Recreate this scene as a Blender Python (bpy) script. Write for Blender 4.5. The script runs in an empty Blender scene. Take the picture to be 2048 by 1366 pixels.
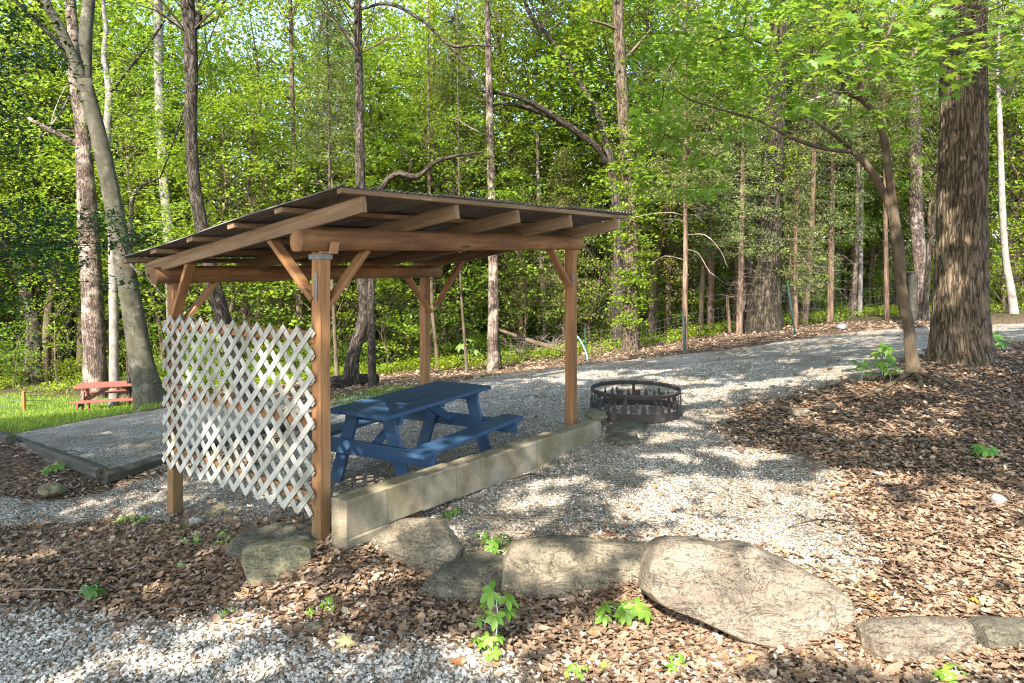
import bpy, math, random
import numpy as np
from mathutils import Vector, Matrix

rng = np.random.default_rng(11)
random.seed(11)
SC = bpy.context.scene
COL = SC.collection
PI = math.pi

# ---------------------------------------------------------------- camera model
F = 1450.0; YH = 520.0; H = 2.10          # focal length in photo pixels, horizon row, eye height
def P(px, py, D):
    return np.array([(px - 1024) / F * D, D, H - (py - YH) / F * D])
def proj(p):
    p = np.asarray(p, float)
    y = np.maximum(p[..., 1], 0.05)
    return 1024 + F * p[..., 0] / y, YH - F * (p[..., 2] - H) / y
def nrm(v):
    v = np.asarray(v, float); return v / (np.linalg.norm(v) + 1e-12)

# sun: light comes from behind the camera, a little from its left
SUN_EL = math.radians(43)
_az = nrm([-0.39, -0.92])
SUNV = np.array([_az[0] * math.cos(SUN_EL), _az[1] * math.cos(SUN_EL), math.sin(SUN_EL)])

# ---------------------------------------------------------------- noise
def _hash(ix, iy, iz, seed):
    h = (ix.astype(np.int64) * 374761393 + iy.astype(np.int64) * 668265263 + iz.astype(np.int64) * 2147483647 + seed * 974711) & 0xFFFFFFFF
    h = ((h ^ (h >> 13)) * 1274126177) & 0xFFFFFFFF
    h = (h ^ (h >> 16)) & 0xFFFFFFFF
    return h / 4294967295.0
def vnoise(p, seed=0):
    p = np.asarray(p, float)
    i = np.floor(p).astype(np.int64); f = p - i
    f = f * f * (3 - 2 * f)
    r = 0
    for dx in (0, 1):
        wx = f[..., 0] if dx else 1 - f[..., 0]
        for dy in (0, 1):
            wy = f[..., 1] if dy else 1 - f[..., 1]
            for dz in (0, 1):
                wz = f[..., 2] if dz else 1 - f[..., 2]
                r = r + wx * wy * wz * _hash(i[..., 0] + dx, i[..., 1] + dy, i[..., 2] + dz, seed)
    return r * 2 - 1
def fbm(p, seed=0, o=4):
    p = np.asarray(p, float); a = 1.0; r = 0; t = 0
    for k in range(o):
        r = r + a * vnoise(p, seed + k * 17); t += a; a *= .5; p = p * 2.03
    return r / t
def xyz(x, y, z=0.0):
    x, y = np.broadcast_arrays(x, y)
    return np.stack([x, y, np.full(x.shape, z)], -1)

# ---------------------------------------------------------------- ground heights
CP = [(0,1366,4.1),(500,1366,4.05),(1024,1366,3.95),(1500,1366,3.85),(2048,1366,3.7),
 (0,1200,5.0),(300,1200,5.1),(642,1080,5.45),(550,1160,5.15),(850,1160,5.2),(1150,1210,4.85),(1500,1290,4.4),(1700,1310,4.2),
 (1850,1300,4.2),(2048,1250,4.3),(690,1098,5.2),(100,931,8.7),(50,911,9.15),(150,951,8.3),(800,1045,5.75),(1200,1080,5.4),(1500,1090,5.25),(1650,1150,4.85),(1900,1150,4.9),(2048,1100,5.15),
 (1000,950,6.9),(1300,950,6.9),(1600,950,6.85),(2048,950,6.4),(1200,876,8.0),(1270,838,8.9),(1500,830,9.0),(1700,800,9.2),(2048,800,8.8),
 (1825,748,9.5),(1925,722,10.5),(2048,720,10.2),(1500,720,13),(1200,740,13),(1000,760,13.5),(850,775,13),(700,772,15),(1100,735,17),(985,742,17),
 (1262,700,17),(1520,660,19),(1700,637,22),(2048,632,20),(680,977,6.66),(850,900,8),(350,1030,6.8),(450,1000,7.0),
 (205,972,7.9),(100,1000,7.4),(0,890,9.6),(330,937,8.3),(330,815,14),(150,832,14.5),(0,872,11.5),(215,826,18),(305,812,15),(190,797,20),(0,800,20),
 (480,780,15),(200,700,35),(700,690,30),(1000,680,30),(1300,650,30),(1700,600,35),(2048,590,35),(640,840,11)]
_c = [P(*c) for c in CP]
_c += [np.array(v, float) for v in [(-3,0,-.3),(0,0,-.25),(3,0,-.1),(-8,2,-.3),(8,3,.5),(-12,8,-.5),(12,8,.9),(-25,20,-2),(25,18,1.2),
   (-8,-8,-.3),(8,-8,.2),(-40,60,-.5),(0,60,.8),(40,60,2.0),(-60,100,3),(0,100,3.5),(60,100,4),(-90,30,0),(90,30,3),(0,160,6),(-90,160,6),(90,160,6),(-60,-40,0),(60,-40,1)]]
_c = np.array(_c)
def _rk(a, b):
    return np.sqrt(((a[:, None, :] - b[None, :, :]) ** 2).sum(-1) + 0.02)
_n = len(_c)
_A = np.zeros((_n + 3, _n + 3)); _A[:_n, :_n] = _rk(_c[:, :2], _c[:, :2]) + np.eye(_n) * -0.03
_A[:_n, _n] = 1; _A[:_n, _n + 1:] = _c[:, :2]; _A[_n, :_n] = 1; _A[_n + 1:, :_n] = _c[:, :2].T
_W = np.linalg.solve(_A, np.concatenate([_c[:, 2], [0, 0, 0]]))
def gz(x, y):
    x = np.asarray(x, float); y = np.asarray(y, float); sh = np.broadcast(x, y).shape
    q = np.stack(np.broadcast_arrays(x, y), -1).reshape(-1, 2)
    out = np.empty(len(q))
    for s in range(0, len(q), 20000):
        qq = q[s:s + 20000]
        out[s:s + 20000] = _rk(qq, _c[:, :2]) @ _W[:_n] + _W[_n] + qq @ _W[_n + 1:]
    near = np.clip((30 - q[:, 1]) / 20, 0.2, 1)
    out += fbm(np.stack([q[:, 0] * 1.1, q[:, 1] * 1.1, q[:, 0] * 0], -1), 5, 3) * .035
    return out.reshape(sh)
def G(px, py, d0=2.8, d1=60):
    """where the ray through a photo pixel meets the ground"""
    d = np.concatenate([np.arange(d0, 14, .03), np.arange(14, d1, .12)])
    x = (px - 1024) / F * d; z = H - (py - YH) / F * d
    g = gz(x, d); k = np.nonzero(z <= g)[0]
    k = k[0] if len(k) else len(d) - 1
    return np.array([x[k], d[k], g[k]])

# ---------------------------------------------------------------- object helpers
def empty(name, loc=(0, 0, 0), rz=0.0):
    o = bpy.data.objects.new(name, None); COL.objects.link(o)
    o.location = tuple(float(v) for v in loc); o.rotation_euler = (0, 0, rz); o.empty_display_size = .2
    return o
def tag(o, label=None, cat=None, group=None, kind=None):
    if label: o['label'] = label
    if cat: o['category'] = cat
    if group: o['group'] = group
    if kind: o['kind'] = kind
    return o
def make_mesh(name, V, faces, mat, smooth=False, col=None, gc=None):
    V = np.asarray(V, np.float32)
    faces = [np.asarray(f, np.int32) for f in faces if len(f)]
    me = bpy.data.meshes.new(name)
    me.vertices.add(len(V)); me.vertices.foreach_set('co', V.ravel())
    nl = sum(f.size for f in faces); npoly = sum(len(f) for f in faces)
    me.loops.add(nl); me.polygons.add(npoly)
    me.loops.foreach_set('vertex_index', np.concatenate([f.ravel() for f in faces]))
    st = []; s = 0
    for f in faces:
        st.append(s + np.arange(len(f)) * f.shape[1]); s += f.size
    me.polygons.foreach_set('loop_start', np.concatenate(st).astype(np.int32))
    me.polygons.foreach_set('use_smooth', np.full(npoly, smooth))
    me.update(calc_edges=True)
    if col is not None:
        a = me.attributes.new('Col', 'FLOAT_COLOR', 'POINT')
        c = np.asarray(col, np.float32)
        if c.shape[1] == 3: c = np.concatenate([c, np.ones((len(c), 1), np.float32)], 1)
        a.data.foreach_set('color', c.ravel())
    if gc is not None:
        a = me.attributes.new('gc', 'FLOAT_VECTOR', 'POINT')
        a.data.foreach_set('vector', np.asarray(gc, np.float32).ravel())
    me.materials.append(mat)
    return me
def link(name, me, parent=None, loc=(0, 0, 0)):
    o = bpy.data.objects.new(name, me); COL.objects.link(o)
    o.location = tuple(float(v) for v in loc)
    if parent is not None: o.parent = parent
    return o

class MB:
    """collects pieces into one mesh; every vertex carries a grain coordinate"""
    def __init__(s): s.v = []; s.g = []; s.c = []; s.f = {}; s.n = 0
    def add(s, V, faces, gc=None, col=None):
        V = np.asarray(V, float)
        for f in faces:
            f = np.asarray(f, np.int64)
            if len(f): s.f.setdefault(f.shape[1], []).append(f + s.n)
        s.v.append(V); s.g.append(V if gc is None else np.asarray(gc, float))
        s.c.append(np.ones((len(V), 3)) if col is None else np.broadcast_to(np.asarray(col, float), (len(V), 3)))
        s.n += len(V)
    def build(s, name, mat, parent=None, origin=(0, 0, 0), smooth=False, solid=0):
        V = np.concatenate(s.v) - np.asarray(origin, float)
        me = make_mesh(name, V, [np.concatenate(f) for f in s.f.values()], mat, smooth, np.concatenate(s.c), np.concatenate(s.g))
        o = link(name, me, parent, (0, 0, 0) if parent is not None else origin)
        if solid:
            m = o.modifiers.new('solid', 'SOLIDIFY'); m.thickness = solid; m.offset = 0
        return o

def beam(mb, p0, p1, w, h, up=(0, 0, 1), ch=.006, wob=0.0):
    """a sawn timber from p0 to p1, w wide, h deep, chamfered edges"""
    p0 = np.asarray(p0, float); p1 = np.asarray(p1, float)
    d = nrm(p1 - p0); L = np.linalg.norm(p1 - p0)
    sx = nrm(np.cross(d, up)); sy = np.cross(sx, d)
    a, b = w / 2, h / 2; c = min(ch, a * .45, b * .45)
    prof = np.array([(-a + c, -b), (a - c, -b), (a, -b + c), (a, b - c), (a - c, b), (-a + c, b), (-a, b - c), (-a, -b + c)])
    n = max(2, int(L / .25) + 1) if wob else 2
    ts = np.linspace(0, 1, n); V = []; gcs = []; off = rng.random(3) * 40
    for t in ts:
        q = prof.copy()
        if wob: q = q + rng.normal(0, wob, 2)
        for (x, y) in q:
            V.append(p0 + d * L * t + sx * x + sy * y); gcs.append((off[0] + L * t, off[1] + x, off[2] + y))
    f = []
    for i in range(n - 1):
        for j in range(8):
            f.append((i * 8 + j, i * 8 + (j + 1) % 8, (i + 1) * 8 + (j + 1) % 8, (i + 1) * 8 + j))
    e0 = [tuple(reversed(range(8)))]; e1 = [tuple(range((n - 1) * 8, n * 8))]
    mb.add(V, [f, e0, e1], gcs)

def catmull(pts, rads, step):
    pts = np.asarray(pts, float); rads = np.asarray(rads, float)
    if len(pts) == 2:
        n = max(2, int(np.linalg.norm(pts[1] - pts[0]) / step) + 1); t = np.linspace(0, 1, n)[:, None]
        return pts[0] + (pts[1] - pts[0]) * t, rads[0] + (rads[1] - rads[0]) * t[:, 0]
    pp = np.vstack([2 * pts[0] - pts[1], pts, 2 * pts[-1] - pts[-2]]); op = []; orr = []
    for i in range(len(pts) - 1):
        a, b, c, d = pp[i:i + 4]; n = max(1, int(np.linalg.norm(c - b) / step))
        for k in range(n):
            t = k / n
            op.append(.5 * (2 * b + (c - a) * t + (2 * a - 5 * b + 4 * c - d) * t * t + (3 * b - a - 3 * c + d) * t ** 3))
            orr.append(rads[i] + (rads[i + 1] - rads[i]) * t)
    op.append(pts[-1]); orr.append(rads[-1])
    return np.array(op), np.array(orr)

def tube(mb, pts, rads, n=8, step=.3, bump=0.0, freq=6.0, ridge=0.0, nridge=0, seed=0, flare=0.0, lobes=5, cap=True, col=None):
    C, R = catmull(pts, rads, step); m = len(C)
    T = np.gradient(C, axis=0); T /= np.linalg.norm(T, axis=1)[:, None] + 1e-9
    s = np.concatenate([[0], np.cumsum(np.linalg.norm(np.diff(C, axis=0), axis=1))])
    ref = np.array([0, 1, 0.]) if abs(T[0, 2]) > .5 else np.array([0, 0, 1.])
    th = np.arange(n) / n * 2 * PI
    X = np.cross(T, ref); X /= np.linalg.norm(X, axis=1)[:, None] + 1e-9
    Y = np.cross(X, T)
    ct, st = np.cos(th), np.sin(th)
    rr = R[:, None] * np.ones(n)
    q = np.stack([ct[None] * R[:, None] * np.ones((m, 1)), st[None] * R[:, None] * np.ones((m, 1)), s[:, None] * np.ones(n)], -1)
    if flare:
        fl = np.exp(-s / .45)[:, None]
        rr = rr * (1 + flare * fl * (1 + .45 * np.cos(lobes * th + seed) [None] + .3 * np.cos((lobes - 2) * th + 2 * seed)[None]))
    if bump: rr = rr * (1 + bump * fbm(q * freq * np.array([1, 1, .35]), seed, 3))
    if ridge:
        w = fbm(q * np.array([5, 5, 2.2]), seed + 3, 2) * 1.4
        a1 = np.abs(np.sin(nridge * th[None] / 2 + w * 2.2))
        cracks = np.clip(fbm(np.stack([ct[None] * 4 * np.ones((m, 1)), st[None] * 4 * np.ones((m, 1)), s[:, None] * 9 * np.ones(n)], -1), seed + 9, 2), -.5, .5)
        rr = rr + ridge * (a1 ** .55 - .6 + cracks * .5)
    V = C[:, None, :] + X[:, None, :] * (ct[None, :, None] * rr[..., None]) + Y[:, None, :] * (st[None, :, None] * rr[..., None])
    off = rng.random(3) * 30
    gcv = q + off
    i = np.arange(m - 1)[:, None] * n; j = np.arange(n)[None]; jn = (j + 1) % n
    quads = np.stack([i + j, i + jn, i + n + jn, i + n + j], -1).reshape(-1, 4)
    fs = [quads]
    if cap: fs += [np.arange(n)[::-1][None], (np.arange(n) + (m - 1) * n)[None]]
    mb.add(V.reshape(-1, 3), fs, gcv.reshape(-1, 3), col)
    return C, R

# ---------------------------------------------------------------- leaves
def leaf_tris(c, n, size, tilt=.5, asp=.62, fold=.25, droop=None):
    """(N,3) leaf positions -> folded leaf blades: 4 vertices, 2 triangles each"""
    N = len(c)
    up = np.array([0, 0, 1.]) + rng.normal(0, tilt, (N, 3)) if droop is None else droop + rng.normal(0, tilt, (N, 3))
    up /= np.linalg.norm(up, axis=1)[:, None]
    r = rng.normal(0, 1, (N, 3)); r -= (r * up).sum(1)[:, None] * up; r /= np.linalg.norm(r, axis=1)[:, None] + 1e-9
    s = np.cross(up, r)
    sz = size * rng.uniform(.6, 1.25, N)[:, None]
    b = c - r * sz * .5; t = c + r * sz * .5
    l = c - r * sz * .06 + s * sz * asp * .5 + up * sz * fold * .5; q = c - r * sz * .06 - s * sz * asp * .5 + up * sz * fold * .5
    V = np.stack([b, l, t, q], 1).reshape(-1, 3)
    k = np.arange(N)[:, None] * 4
    Fc = np.concatenate([k + np.array([0, 2, 1]), k + np.array([0, 3, 2])])
    return V, Fc
def leaf_cols(N, base, var, k=4):
    """each leaf its own green, between a deep and a yellowish one"""
    a = np.asarray(base[0]); b = np.asarray(base[1])
    t = np.clip(rng.normal(.45, var, N), 0, 1)[:, None]
    c = a + (b - a) * t
    c = c * rng.uniform(.8, 1.2, (N, 1))
    return np.repeat(c, k, 0)
_ml = []
for (a, r) in [(-90, .02), (-60, .42), (-38, .5), (-25, .42), (-5, .8), (10, .52), (25, .50), (45, .95), (58, .58), (72, .6), (90, 1.05),
               (108, .6), (122, .58), (135, .95), (155, .5), (170, .52), (185, .8), (205, .42), (218, .5), (240, .42)]:
    _ml.append((math.cos(math.radians(a)) * r, math.sin(math.radians(a)) * r))
MAPLE = np.array(_ml) * .55
def shaped_leaves(c, size, shape, tilt=.5, up0=(0, 0, 1.), curl=.3):
    """leaves with an outline (fan of triangles round the midpoint)"""
    N = len(c); k = len(shape)
    up = np.asarray(up0) + rng.normal(0, tilt, (N, 3)); up /= np.linalg.norm(up, axis=1)[:, None]
    r = rng.normal(0, 1, (N, 3)); r -= (r * up).sum(1)[:, None] * up; r /= np.linalg.norm(r, axis=1)[:, None] + 1e-9
    s = np.cross(up, r); sz = size * rng.uniform(.6, 1.25, N)
    pts = c[:, None] + (r[:, None] * shape[None, :, 1:2] + s[:, None] * shape[None, :, 0:1]) * sz[:, None, None]
    rad = (shape ** 2).sum(1)
    cv = rng.uniform(-.2, 1, N) * curl
    pts = pts - up[:, None] * (rad[None, :, None] * cv[:, None, None] * sz[:, None, None] * 1.5)
    V = np.concatenate([c[:, None], pts], 1).reshape(-1, 3)
    b = np.arange(N)[:, None, None] * (k + 1); j = np.arange(k)
    tri = np.stack([np.zeros(k, int), 1 + j, 1 + (j + 1) % k], -1)[None]
    return V, (b + tri).reshape(-1, 3), k + 1

# ---------------------------------------------------------------- materials
class NT:
    def __init__(s, name):
        s.m = bpy.data.materials.new(name); s.m.use_nodes = True; s.t = s.m.node_tree; s.t.nodes.clear()
    def n(s, typ, **kw):
        nd = s.t.nodes.new(typ)
        for k, v in kw.items():
            if k.startswith('_'): setattr(nd, k[1:], v)
            else:
                key = k.replace('__', ' ')
                s.set(nd.inputs[key], v)
        return nd
    def set(s, sock, v):
        if isinstance(v, bpy.types.NodeSocket): s.t.links.new(v, sock)
        elif isinstance(v, (tuple, list)) and len(v) == 3 and sock.type == 'RGBA': sock.default_value = (*v, 1)
        else: sock.default_value = v
    def attr(s, name, out='Color'):
        return s.n('ShaderNodeAttribute', _attribute_name=name).outputs[out]
    def obj(s): return s.n('ShaderNodeTexCoord').outputs['Object']
    def pos(s): return s.n('ShaderNodeNewGeometry').outputs['Position']
    def map(s, vec, sc): return s.n('ShaderNodeMapping', Vector=vec, Scale=sc).outputs[0]
    def noise(s, vec, sc, det=4, ro=.6, dist=0.0, out='Fac'):
        return s.n('ShaderNodeTexNoise', Vector=vec, Scale=sc, Detail=det, Roughness=ro, Distortion=dist).outputs[out]
    def voro(s, vec, sc, out='Color', feat='F1', rnd=1.0):
        nd = s.n('ShaderNodeTexVoronoi', _feature=feat, Vector=vec, Scale=sc, Randomness=rnd)
        return nd.outputs[out]
    def ramp(s, fac, stops):
        nd = s.n('ShaderNodeValToRGB', Fac=fac); e = nd.color_ramp.elements
        while len(e) < len(stops): e.new(.5)
        for q, (p, c) in zip(e, stops):
            q.position = p; q.color = (*c, 1) if len(c) == 3 else c
        return nd.outputs[0]
    def g(s, fac, lo, hi): return s.ramp(fac, [(lo, (0, 0, 0)), (hi, (1, 1, 1))])
    def mix(s, fac, a, b, mode='MIX'):
        nd = s.n('ShaderNodeMix', _data_type='RGBA', _blend_type=mode)
        s.set(nd.inputs[0], fac); s.set(nd.inputs[6], a); s.set(nd.inputs[7], b)
        return nd.outputs[2]
    def math(s, op, a, b=0.0):
        nd = s.n('ShaderNodeMath', _operation=op); s.set(nd.inputs[0], a); s.set(nd.inputs[1], b); return nd.outputs[0]
    def sep(s, vec): return s.n('ShaderNodeSeparateXYZ', Vector=vec).outputs
    def bump(s, h, st=.5, d=.02, nrm=None):
        nd = s.n('ShaderNodeBump', Strength=st, Distance=d, Height=h)
        if nrm is not None: s.set(nd.inputs['Normal'], nrm)
        return nd.outputs[0]
    def out(s, base, rough=.8, bump=None, metal=0.0, spec=.3, transl=0.0):
        b = s.n('ShaderNodeBsdfPrincipled', Base__Color=base, Roughness=rough, Metallic=metal)
        b.inputs['Specular IOR Level'].default_value = spec
        if bump is not None: s.set(b.inputs['Normal'], bump)
        sh = b.outputs[0]
        if transl:
            tr = s.n('ShaderNodeBsdfTranslucent', Color=s.mix(.5, base, (.46, .58, .05), 'MIX') if transl > .3 else base)
            mx = s.n('ShaderNodeMixShader'); s.set(mx.inputs[0], transl); s.set(mx.inputs[1], sh); s.set(mx.inputs[2], tr.outputs[0]); sh = mx.outputs[0]
        o = s.n('ShaderNodeOutputMaterial'); s.t.links.new(sh, o.inputs[0])
        return s.m

def m_leaf(name, transl=.52, rough=.45):
    t = NT(name); rn = t.n('ShaderNodeObjectInfo').outputs['Random']
    c = t.mix(1.0, t.attr('Col'), t.ramp(rn, [(0.0, (.72, .88, .80)), (.35, (1.0, 1.0, 1.0)), (.7, (1.25, 1.12, .9)), (1.0, (.95, 1.15, 1.25))]), 'MULTIPLY')
    return t.out(c, rough, None, 0, .35, transl)
def m_bark(name, dark, mid, light, sc=9.0, stretch=.28, bst=.9, lich=None, flake=False, crk=.07, cst=.45, dst=1.1):
    t = NT(name); gcv = t.attr('gc', 'Vector'); v = t.map(gcv, (1, 1, stretch))
    n1 = t.noise(v, sc, 6, .65, .4)
    wv = t.noise(t.map(gcv, (1, 1, stretch * cst)), sc * 2.0, 4, .5, dst)
    crack = t.g(t.math('ABSOLUTE', t.math('SUBTRACT', wv, .5)), 0.0, crk)
    c = t.ramp(n1, [(.3, dark), (.5, mid), (.72, light)])
    c = t.mix(t.math('MULTIPLY', t.math('SUBTRACT', 1.0, crack), .8 if crk > .03 else .25), c, tuple(x * .45 for x in dark))
    if flake:
        c = t.mix(t.g(t.noise(gcv, 2.3, 3), .5, .68), c, tuple(min(1, x * 1.7) for x in light))
    if lich: c = t.mix(t.g(t.noise(gcv, 3.1, 5, .7), .56, .66), c, lich)
    hgt = t.math('ADD', t.math('MULTIPLY', crack, .8), n1)
    return t.out(c, .9, t.bump(hgt, bst, .03), 0, .15)
def m_wood(name, dark, mid, light, green=None, weather=None, rough=.75, knots=True):
    t = NT(name); gcv = t.attr('gc', 'Vector')
    n1 = t.noise(t.map(gcv, (1.3, 26, 26)), 1.0, 6, .6, .8)
    n2 = t.noise(t.map(gcv, (.5, 4, 4)), 1.6, 4, .6)
    c = t.ramp(n1, [(.28, dark), (.5, mid), (.75, light)])
    c = t.mix(t.g(n2, .42, .7), c, dark)
    if knots:
        k = t.voro(t.map(gcv, (1.6, 7, 7)), 1.0, 'Distance')
        c = t.mix(t.math('MULTIPLY', t.math('SUBTRACT', 1.0, t.g(k, .05, .16)), .8), c, tuple(x * .35 for x in dark))
    if weather: c = t.mix(t.g(t.noise(t.map(gcv, (.8, 3, 3)), 1.3, 5, .65), .42, .62), c, weather)
    if green:
        z = t.sep(t.pos())[2]
        f = t.math('MULTIPLY', t.g(t.math('MULTIPLY', t.math('SUBTRACT', 1.1, z), .6), .25, .8), t.g(t.noise(t.pos(), 5, 4), .25, .6))
        c = t.mix(f, c, green)
    return t.out(c, rough, t.bump(n1, .45, .008), 0, .25)

M = {}
M['leaf'] = m_leaf('leaf')
M['leaf_dark'] = m_leaf('leaf_painted_shade', .3)
M['needle'] = m_leaf('cedar_foliage', .25, .6)
M['plant'] = m_leaf('plant_leaf', .35, .4)
M['grass'] = m_leaf('grass_blade', .35, .5)
M['bark_oak'] = m_bark('bark_oak', (.06, .043, .028), (.135, .10, .066), (.20, .155, .105), 13, .16, .9, None, False, .06, .8, .4)
M['bark_grey'] = m_bark('bark_grey', (.035, .032, .021), (.065, .06, .041), (.105, .098, .072), 6, .6, .35, (.14, .135, .10), False, .012)
M['bark_pine'] = m_bark('bark_pine', (.07, .046, .034), (.145, .108, .086), (.235, .185, .15), 9, .45, .9, None, True)
M['bark_shag'] = m_bark('bark_shag', (.022, .018, .012), (.055, .045, .03), (.11, .09, .062), 7, .25, 1.0, None, False, .10, .7)
M['bark_dark'] = m_bark('bark_dark', (.03, .025, .018), (.075, .06, .045), (.15, .125, .10), 11, .4, 1.0)
M['bark_small'] = m_bark('bark_small', (.05, .035, .022), (.095, .07, .046), (.15, .115, .08), 7, .4, .4, None, False, .02)
M['bark_cedar'] = m_bark('bark_cedar', (.10, .06, .04), (.20, .13, .09), (.30, .22, .16), 10, .12, .6)
M['twig'] = m_bark('twig', (.12, .09, .065), (.25, .2, .16), (.38, .33, .28), 8, .3, .2)
M['bark_pale'] = m_bark('bark_pale', (.12, .105, .09), (.21, .19, .165), (.30, .28, .25), 6, .6, .3, None, False, .03)
M['wood'] = m_wood('stained_wood', (.16, .075, .03), (.30, .148, .062), (.40, .215, .10), (.11, .085, .035))
M['log'] = m_wood('stained_log', (.15, .07, .03), (.31, .152, .063), (.42, .225, .105), None, (.13, .064, .03), .7)
M['rafter'] = m_wood('weathered_wood', (.14, .088, .048), (.28, .185, .108), (.39, .28, .18), None, (.18, .115, .066), .85)
M['timber'] = m_wood('landscape_timber', (.03, .027, .02), (.065, .058, .045), (.12, .11, .09), None, (.05, .05, .035), .9)

def m_paint(name, col, worn, rough=.5):
    t = NT(name); gcv = t.attr('gc', 'Vector')
    n1 = t.noise(t.map(gcv, (2, 40, 40)), 1.0, 5, .6)
    n2 = t.noise(gcv, 3.5, 6, .7)
    c = t.mix(t.g(n2, .35, .75), col, tuple(x * .72 for x in col))
    c = t.mix(t.math('MULTIPLY', t.g(t.noise(t.map(gcv, (6, 60, 60)), 1.0, 5, .7), .60, .74), .8), c, worn)
    return t.out(c, t.math('ADD', rough - .1, t.math('MULTIPLY', n2, .25)), t.bump(n1, .3, .004), 0, .35)
M['blue'] = m_paint('blue_paint', (.03, .074, .145), (.11, .14, .165))
M['red'] = m_paint('red_paint', (.23, .078, .058), (.33, .2, .16))
def m_lattice():
    t = NT('lattice_wood'); gcv = t.attr('gc', 'Vector')
    n1 = t.noise(t.map(gcv, (2.5, 60, 60)), 1.0, 5, .65)
    c = t.ramp(n1, [(.25, (.26, .245, .20)), (.5, (.39, .375, .325)), (.75, (.50, .485, .44))])
    c = t.mix(t.g(t.noise(t.pos(), 3.0, 5, .7), .45, .68), c, (.19, .18, .135))
    return t.out(c, .8, t.bump(n1, .3, .003), 0, .2)
M['lattice'] = m_lattice()
def m_concrete():
    t = NT('concrete_kerb'); p = t.obj()
    n1 = t.noise(p, 4, 6, .7); n2 = t.noise(p, 90, 3, .7)
    c = t.ramp(n1, [(.3, (.115, .09, .055)), (.5, (.21, .175, .12)), (.72, (.31, .27, .195))])
    c = t.mix(t.g(t.noise(t.map(p, (1, 1, .35)), 2.2, 5, .7), .5, .7), c, (.15, .13, .07))
    c = t.mix(t.math('MULTIPLY', t.g(n2, .58, .7), .5), c, (.1, .085, .06))
    return t.out(c, .92, t.bump(t.math('ADD', n2, t.math('MULTIPLY', n1, 2.0)), .5, .006), 0, .15)
M['concrete'] = m_concrete()
def m_rock(name, dark, mid, light, rust=None, grain=40):
    dark, mid, light = [tuple(x * k_ for x in q) for q, k_ in ((dark, .46), (mid, .64), (light, .76))]; rust = rust and tuple(x * .75 for x in rust)
    t = NT(name); p = t.obj()
    n1 = t.noise(p, 2.6, 8, .65, .6); n2 = t.noise(p, grain, 4, .7); n3 = t.noise(t.map(p, (1, 1, 4)), 3.0, 6, .7, 1.0)
    c = t.ramp(n1, [(.3, dark), (.5, mid), (.7, light)])
    c = t.mix(t.math('MULTIPLY', t.g(n2, .48, .66), .55), c, tuple(x * .5 for x in dark))
    c = t.mix(t.math('MULTIPLY', t.g(t.noise(p, 95, 3, .7), .52, .68), .4), c, tuple(x * 1.25 for x in light))
    if rust: c = t.mix(t.math('MULTIPLY', t.math('MULTIPLY', t.g(t.noise(p, 3.2, 7, .75, .8), .47, .62), .75), t.g(t.math('ADD', t.math('MULTIPLY', t.sep(p)[2], -1.2), t.math('MULTIPLY', t.sep(p)[0], -.8)), -.05, .25)), c, rust)
    c = t.mix(t.math('MULTIPLY', t.g(t.noise(p, 26, 2, .5), .70, .74), .6), c, (.36, .36, .33))
    crack = t.g(t.math('ABSOLUTE', t.math('SUBTRACT', n3, .5)), 0.0, .006)
    c = t.mix(t.math('MULTIPLY', t.math('SUBTRACT', 1.0, crack), .22), c, tuple(x * .5 for x in dark))
    hh = t.math('ADD', t.math('ADD', n1, t.math('MULTIPLY', n2, .18)), t.math('ADD', t.math('MULTIPLY', crack, .10), t.math('MULTIPLY', n3, .5)))
    return t.out(c, .92, t.bump(hh, 1.0, .07), 0, .15)
M['rock_tan'] = m_rock('rock_tan', (.18, .145, .10), (.31, .26, .185), (.41, .355, .265))
M['rock_grey'] = m_rock('rock_grey', (.20, .155, .115), (.30, .245, .185), (.37, .31, .245), (.31, .17, .055))
M['rock_dark'] = m_rock('rock_dark', (.12, .11, .08), (.19, .17, .125), (.26, .24, .18))
M['rock_pale'] = m_rock('rock_pale', (.2, .18, .11), (.32, .29, .18), (.42, .385, .26))
M['rock_orange'] = m_rock('rock_orange', (.22, .11, .045), (.36, .19, .085), (.45, .27, .14))
M['rock_white'] = m_rock('rock_white', (.4, .38, .35), (.52, .5, .47), (.62, .6, .57))
def m_roof():
    t = NT('corrugated_metal'); p = t.attr('gc', 'Vector')
    n1 = t.noise(t.map(p, (.7, 5, 1)), 1.4, 6, .7); n2 = t.noise(p, 14, 4, .7)
    c = t.ramp(n1, [(.3, (.085, .072, .06)), (.5, (.17, .155, .14)), (.72, (.25, .24, .225))])
    c = t.mix(t.g(n2, .55, .72), c, (.06, .042, .03))
    return t.out(c, .6, t.bump(n2, .2, .004), .15, .3)
M['roof'] = m_roof()
def m_metal(name, a, b, rough=.6, metal=.5):
    t = NT(name); p = t.pos(); n1 = t.noise(p, 12, 6, .7)
    return t.out(t.mix(t.g(n1, .38, .66), a, b), rough, t.bump(n1, .2, .004), metal, .4)
M['rust'] = m_metal('rusted_steel', (.03, .027, .025), (.06, .047, .039), .85, .1)
M['galv'] = m_metal('galvanised', (.17, .155, .135), (.27, .26, .24), .6, .4)
M['copper_plate'] = m_metal('stained_plate', (.33, .16, .07), (.42, .23, .12), .6, .3)
M['green_post'] = m_metal('green_steel', (.012, .045, .034), (.02, .065, .05), .6, .2)
M['pale_green'] = m_metal('pale_green_steel', (.16, .32, .31), (.25, .40, .40), .6, .2)
M['wire'] = m_metal('wire', (.09, .085, .075), (.16, .15, .14), .7, .3)
M['orange_post'] = m_metal('orange_stake', (.35, .1, .03), (.42, .15, .05), .7, .1)
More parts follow.
